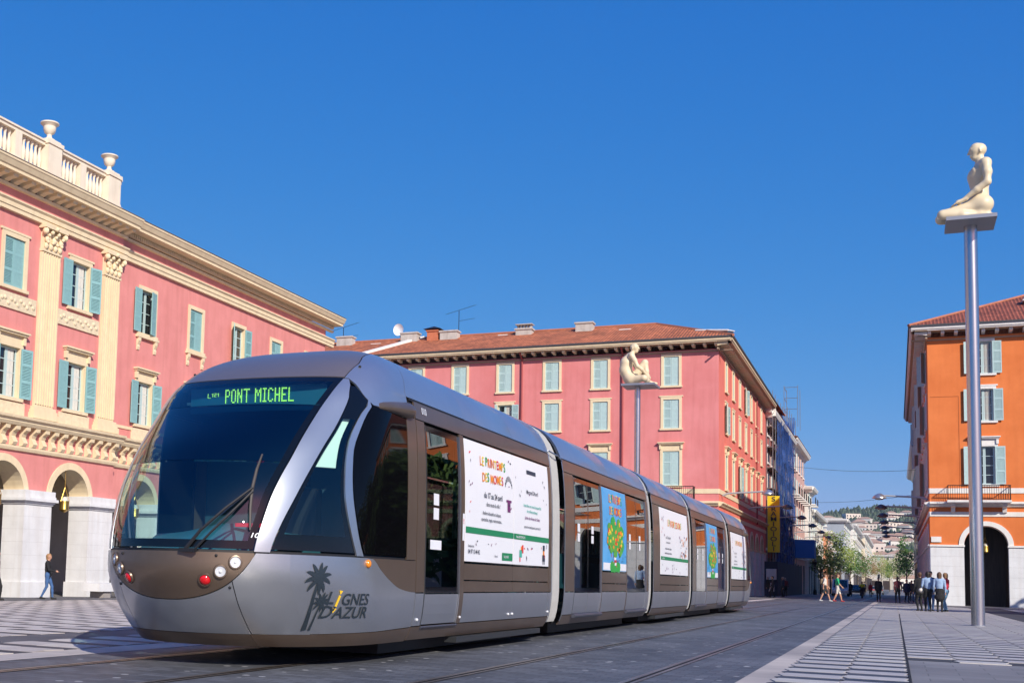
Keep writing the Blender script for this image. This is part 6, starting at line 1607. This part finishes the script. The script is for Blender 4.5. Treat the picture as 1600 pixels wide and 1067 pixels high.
# unseen garden trees added right of the square to darken reflections in the tram's panes
for k, (x, y, h) in enumerate(((15.5,62,10),(18.0,69,10.5),(22,76,11),(21,60,11),(26,68,11.5),(29,77,12),(33,84,12),(14.5,55,9.5),(25,57,11),(33,70,12))):
    leaf_tree(x, y, h, 8.0, Lg, ['first','second','third','fourth','fifth','sixth','seventh','eighth','ninth','tenth'][k]+' garden tree added right of the square, outside the frame, to darken reflections', 'unseen garden trees added right of the square', 4200, .12, leaf=.75)
# ---- vehicles far up the avenue ----------------------------------------
def car(x, y, rz, paint, label, van=False):
    zg = g(x,y); t = thing('car', (x,y,zg), label, 'van' if van else 'car', 'vehicles in the avenue', rz)
    H = 1.9 if van else 1.45; L_ = 4.6 if van else 4.1
    def lp(mb, name, m, sm=False, parent=None): return link(name, mb.mesh(name, m, sm), parent or t)
    prof = [(-L_/2,.35),(-L_/2,.80),(-L_/2+.12,.92),(-L_/2+.45,H*.93 if van else .98),(-L_/2+.9,H),(L_*.14,H),(L_*.30,.98),(L_/2-.2,.86),(L_/2,.62),(L_/2,.32)]
    mb = MB(); mb.prism(prof, 'x', -.84, .84); lp(mb, 'body', paint)
    mb = MB(); 
    for sg in (-1,1): mb.add([(sg*.85,-L_*.34,1.0),(sg*.85,L_*.24,1.0),(sg*.85,L_*.12,H-.12),(sg*.85,-L_*.28,H-.12)], [(0,1,2,3)])
    mb.add([(-.72,-L_/2+.40 if van else -L_/2+.42,1.0),(.72,-L_/2+.40 if van else -L_/2+.42,1.0),(.66,-L_/2+.72,H-.12),(-.66,-L_/2+.72,H-.12)], [(0,1,2,3)]); mb.v = [(a,b-.02 if abs(a) < .8 else b,c) for a,b,c in mb.v]
    mb.add([(-.74,L_*.305,1.0),(.74,L_*.305,1.0),(.66,L_*.16,H-.08),(-.66,L_*.16,H-.08)], [(0,1,2,3)]); lp(mb, 'window', m_pane)
    for sx in (-.78,.78):
        for sy in (-L_*.31,L_*.31):
            mb = MB(); pts = [(sy+.31*math.cos(2*PI*k/14), .31+.31*math.sin(2*PI*k/14)) for k in range(14)]; mb.prism(pts, 'x', sx-.10, sx+.10); wl = lp(mb, 'wheel', m_black)
            mb = MB(); pts = [(sy+.18*math.cos(2*PI*k/10), .31+.18*math.sin(2*PI*k/10)) for k in range(10)]; mb.prism(pts, 'x', sx-.112, sx+.112); lp(mb, 'rim', m_steel, parent=wl)
    for sx in (-.62,.62):
        mb = MB(); mb.box(sx-.14,sx+.14,-L_/2-.02,-L_/2+.05,.72,.86); lp(mb, 'tail_lamp', m_red); mb = MB(); mb.box(sx-.16,sx+.16,L_/2-.06,L_/2+.02,.58,.70); lp(mb, 'headlamp', m_chrome)
car(-5.6,150,PI,mat('white car paint', (.72,.72,.72), .3, coat=.6),'white van coming down the avenue behind the crossing men', True)
car(-5.0,190,PI,mat('dark car paint', (.03,.035,.045), .3, coat=.6),'dark car in the middle of the avenue')
car(-2.6,220,0,mat('grey car paint', (.25,.26,.27), .3, .3, coat=.6),'grey car far up the avenue')
# scooter with rider in a yellow vest
sx_, sy_ = -2.9, 128.0; zg = g(sx_,sy_)
sct = thing('scooter', (sx_,sy_,zg), 'dark scooter ridden towards the square by a rider in yellow vest', 'scooter')
mb = MB()
for y in (sy_-.6, sy_+.6): mb = MB(); mb.prism([(y+.24*math.cos(2*PI*k/12), zg+.24+.24*math.sin(2*PI*k/12)) for k in range(12)], 'x', sx_-.06, sx_+.06); part(mb, 'wheel', sct, m_black)
mb = MB(); mb.prism([(sy_-.75,zg+.35),(sy_-.55,zg+1.0),(sy_-.45,zg+1.0),(sy_-.40,zg+.40),(sy_+.1,zg+.32),(sy_+.2,zg+.72),(sy_+.85,zg+.76),(sy_+.80,zg+.45),(sy_+.3,zg+.25),(sy_-.4,zg+.22)], 'x', sx_-.17, sx_+.17); part(mb, 'body', sct, m_dark)
mb = MB(); mb.tube([(sx_-.33,sy_-.42,zg+1.05),(sx_+.33,sy_-.42,zg+1.05)], .02, 6); part(mb, 'handlebar', sct, m_black)
P = []
for sg in (-1,1):
    P += [((sg*.10,-.25,.80),(sg*.16,.12,.78),.09,.065,1,.04),((sg*.16,.12,.78),(sg*.13,.20,.36),.06,.045,1,.03),((sg*.13,.17,.31),(sg*.13,.34,.29),.045,.04,4,.02),((sg*.19,-.24,1.27),(sg*.25,.05,1.10),.056,.046,0,.03),((sg*.25,.05,1.10),(sg*.29,.36,1.08),.045,.034,0,.02)]
    hand(P, (sg*.29,.36,1.08), (0,1,-.1), (-sg,0,0), (0,0,1), 1.0, 2, .9)
P += [((0,-.28,.85),(0,-.26,1.05),.14,.14,0,.05),((0,-.26,1.05),(0,-.25,1.22),.15,.155,0,.05),((0,-.24,1.28),(0,-.22,1.40),.055,.05,2,.02)]
head(P, (0,-.20,1.48), (0,1,0), sc=1.0, skin=2, hair=3)
o = figure_obj('person', P, .026, [m_hi, m_blk, SK, HAIRS['dark'], m_blk], None, (sx_,sy_,zg), PI); tag(o, 'rider in yellow safety vest seated on the scooter', 'person', 'people in the avenue')
# ---- black lantern post at the left kerb --------------------------------
lp_ = thing('lantern_post', (-8.9,160,g(-8.9,160)), 'black cast-iron lantern post on the left pavement', 'street lamp')
part(MB().lathe([(.22,0),(.2,.5),(.09,.7),(.07,3.2),(.12,3.3),(.06,3.4)], -8.9, 160, g(-8.9,160), 10), 'post', lp_, m_iron, True)
part(MB().lathe([(.12,0),(.26,.55),(.34,.6),(.18,.85),(.03,1.0)], -8.9, 160, 3.0, 8), 'lantern', lp_, m_iron)
# ---- hills closing the view ---------------------------------------------
m_hill = mat('hazed wooded hillside', (.10,.13,.10), .95, var=.4, scale=.012, tint=(.20,.21,.17)); m_mount = mat('far mountain', (.16,.19,.22), .95, var=.2, scale=.004)  # base colours greyed and lightened to carry distance haze
def hill_z(x, y):
    n = math.sin(x*.0052+1.0)*.5+math.sin(x*.013+y*.004)*.3+math.sin(x*.031+y*.011)*.12+math.sin(y*.009)*.15
    ridge = 1-abs(y-1900)/900
    return max(-3, ridge*(88+28*n+12*math.exp(-((x+130)/120)**2)))
mb = MB(); mb.grid([[(x, y, hill_z(x,y)) for x in lsp(-1500,1300,90)] for y in lsp(1000,2800,40)]); struct(mb, 'hill', m_hill, True)
mb = MB(); mb.grid([[(x, y, max(-5, (1-abs(y-3400)/500)*(195+70*math.sin(x*.0045-.3)+16*math.sin(x*.011)+6*math.sin(x*.03)))) for x in lsp(-2600,2600,80)] for y in lsp(2900,3900,12)]); struct(mb, 'mountain', m_mount, True)
HW = [mat('villa wall %d' % i, c, .85) for i, c in enumerate(((.74,.70,.63),(.70,.61,.52),(.78,.76,.72),(.68,.58,.50)))]; HR = mat('villa roof', (.42,.27,.20), .9)  # whitened walls and paled roofs have the distance haze painted in
def villa_mesh(w, d, h, mw, flat):
    mb = MB(); mb.box(-w/2,w/2,-d/2,d/2,-6,h,0)
    if not flat: mb.add([(-w/2-.5,-d/2-.5,h),(w/2+.5,-d/2-.5,h),(w/2+.5,d/2+.5,h),(-w/2-.5,d/2+.5,h),(-w*.2,0,h+2.5),(w*.2,0,h+2.5)], [(0,1,5,4),(1,2,5),(2,3,4,5),(3,0,4)], 1)
    n = int(w/4)
    for f in range(max(1,int(h/3.2))):
        for i in range(n):
            u = -w/2+w*(i+.5)/n; mb.box(u-.8,u+.8,-d/2-.08,-d/2+.1,.8+3.2*f,2.5+3.2*f,2)
    return mb.mesh('hillside_house', [mw, HR, m_pane])
VM = [villa_mesh(w,d,h,HW[i % 4],fl) for i,(w,d,h,fl) in enumerate(((14,10,8,False),(20,12,11,True),(11,9,7,False),(30,12,15,True),(16,11,9,False),(46,14,17,True)))]
cnt = 0
random.seed(21)
while cnt < 200:
    y = random.uniform(1050,1850); ang = random.uniform(-.085,.012); x = ang*y
    z = hill_z(x,y)
    if z < 3 or random.random() < z/95: continue
    o = link('hillside_house', VM[random.choice((0,0,2,2,4,4,1,0,2,3 if z < 60 else 2))], None, (x,y,z), random.uniform(-.5,.5)); tag(o, 'small pale villa among trees on the distant hillside', 'house', 'villas on the hillside'); cnt += 1
for k in range(60):      # lower town in front of the hill
    y = random.uniform(720,1000); x = random.uniform(-.085,.012)*y
    o = link('town_block', VM[random.choice((1,1,3,1,0))], None, (x,y,-1), random.uniform(-.25,.25)); o.scale = (.8,.8,random.uniform(.6,1.05)); tag(o, 'pale apartment block of the lower town before the hill', 'building', 'blocks of the lower town')
# woods on the hill: scattered tree clumps
mb = MB()
for k in range(7500):
    y = random.uniform(1050,1900); x = random.uniform(-.12,.05)*y; z = hill_z(x,y)
    if z < 2: continue
    r = random.uniform(3,7); mb.add([(x-r,y,z-1),(x+r*.2,y-r,z-1),(x+r,y+r*.3,z-1),(x+random.uniform(-1,1),y,z+r*1.3)], [(0,1,3),(1,2,3),(2,0,3)], k % 3)
o = struct(mb, 'hillside_wood', [mat('wood %d' % i, c, .95) for i, c in enumerate(((.055,.085,.055),(.075,.105,.065),(.095,.115,.075)))]); o['kind'] = 'stuff'  # wood greens lightened, haze mixed into the colour
# ================================================================== AIR: thin haze between the square and the hills
mb = MB(); mb.box(-2700,2700,-330,4600,-9,350)
hz = link('haze', mb.mesh('haze', [])); hz['kind'] = 'stuff'
hm = bpy.data.materials.new('haze air'); hm.use_nodes = True; n_ = hm.node_tree.nodes; n_.remove(n_['Principled BSDF'])
pv_ = n_.new('ShaderNodeVolumePrincipled'); pv_.inputs['Color'].default_value = (.62,.78,1.0,1); pv_.inputs['Density'].default_value = .00006; pv_.inputs['Anisotropy'].default_value = .0
hm.node_tree.links.new(pv_.outputs[0], n_['Material Output'].inputs['Volume']); hz.data.materials.append(hm)
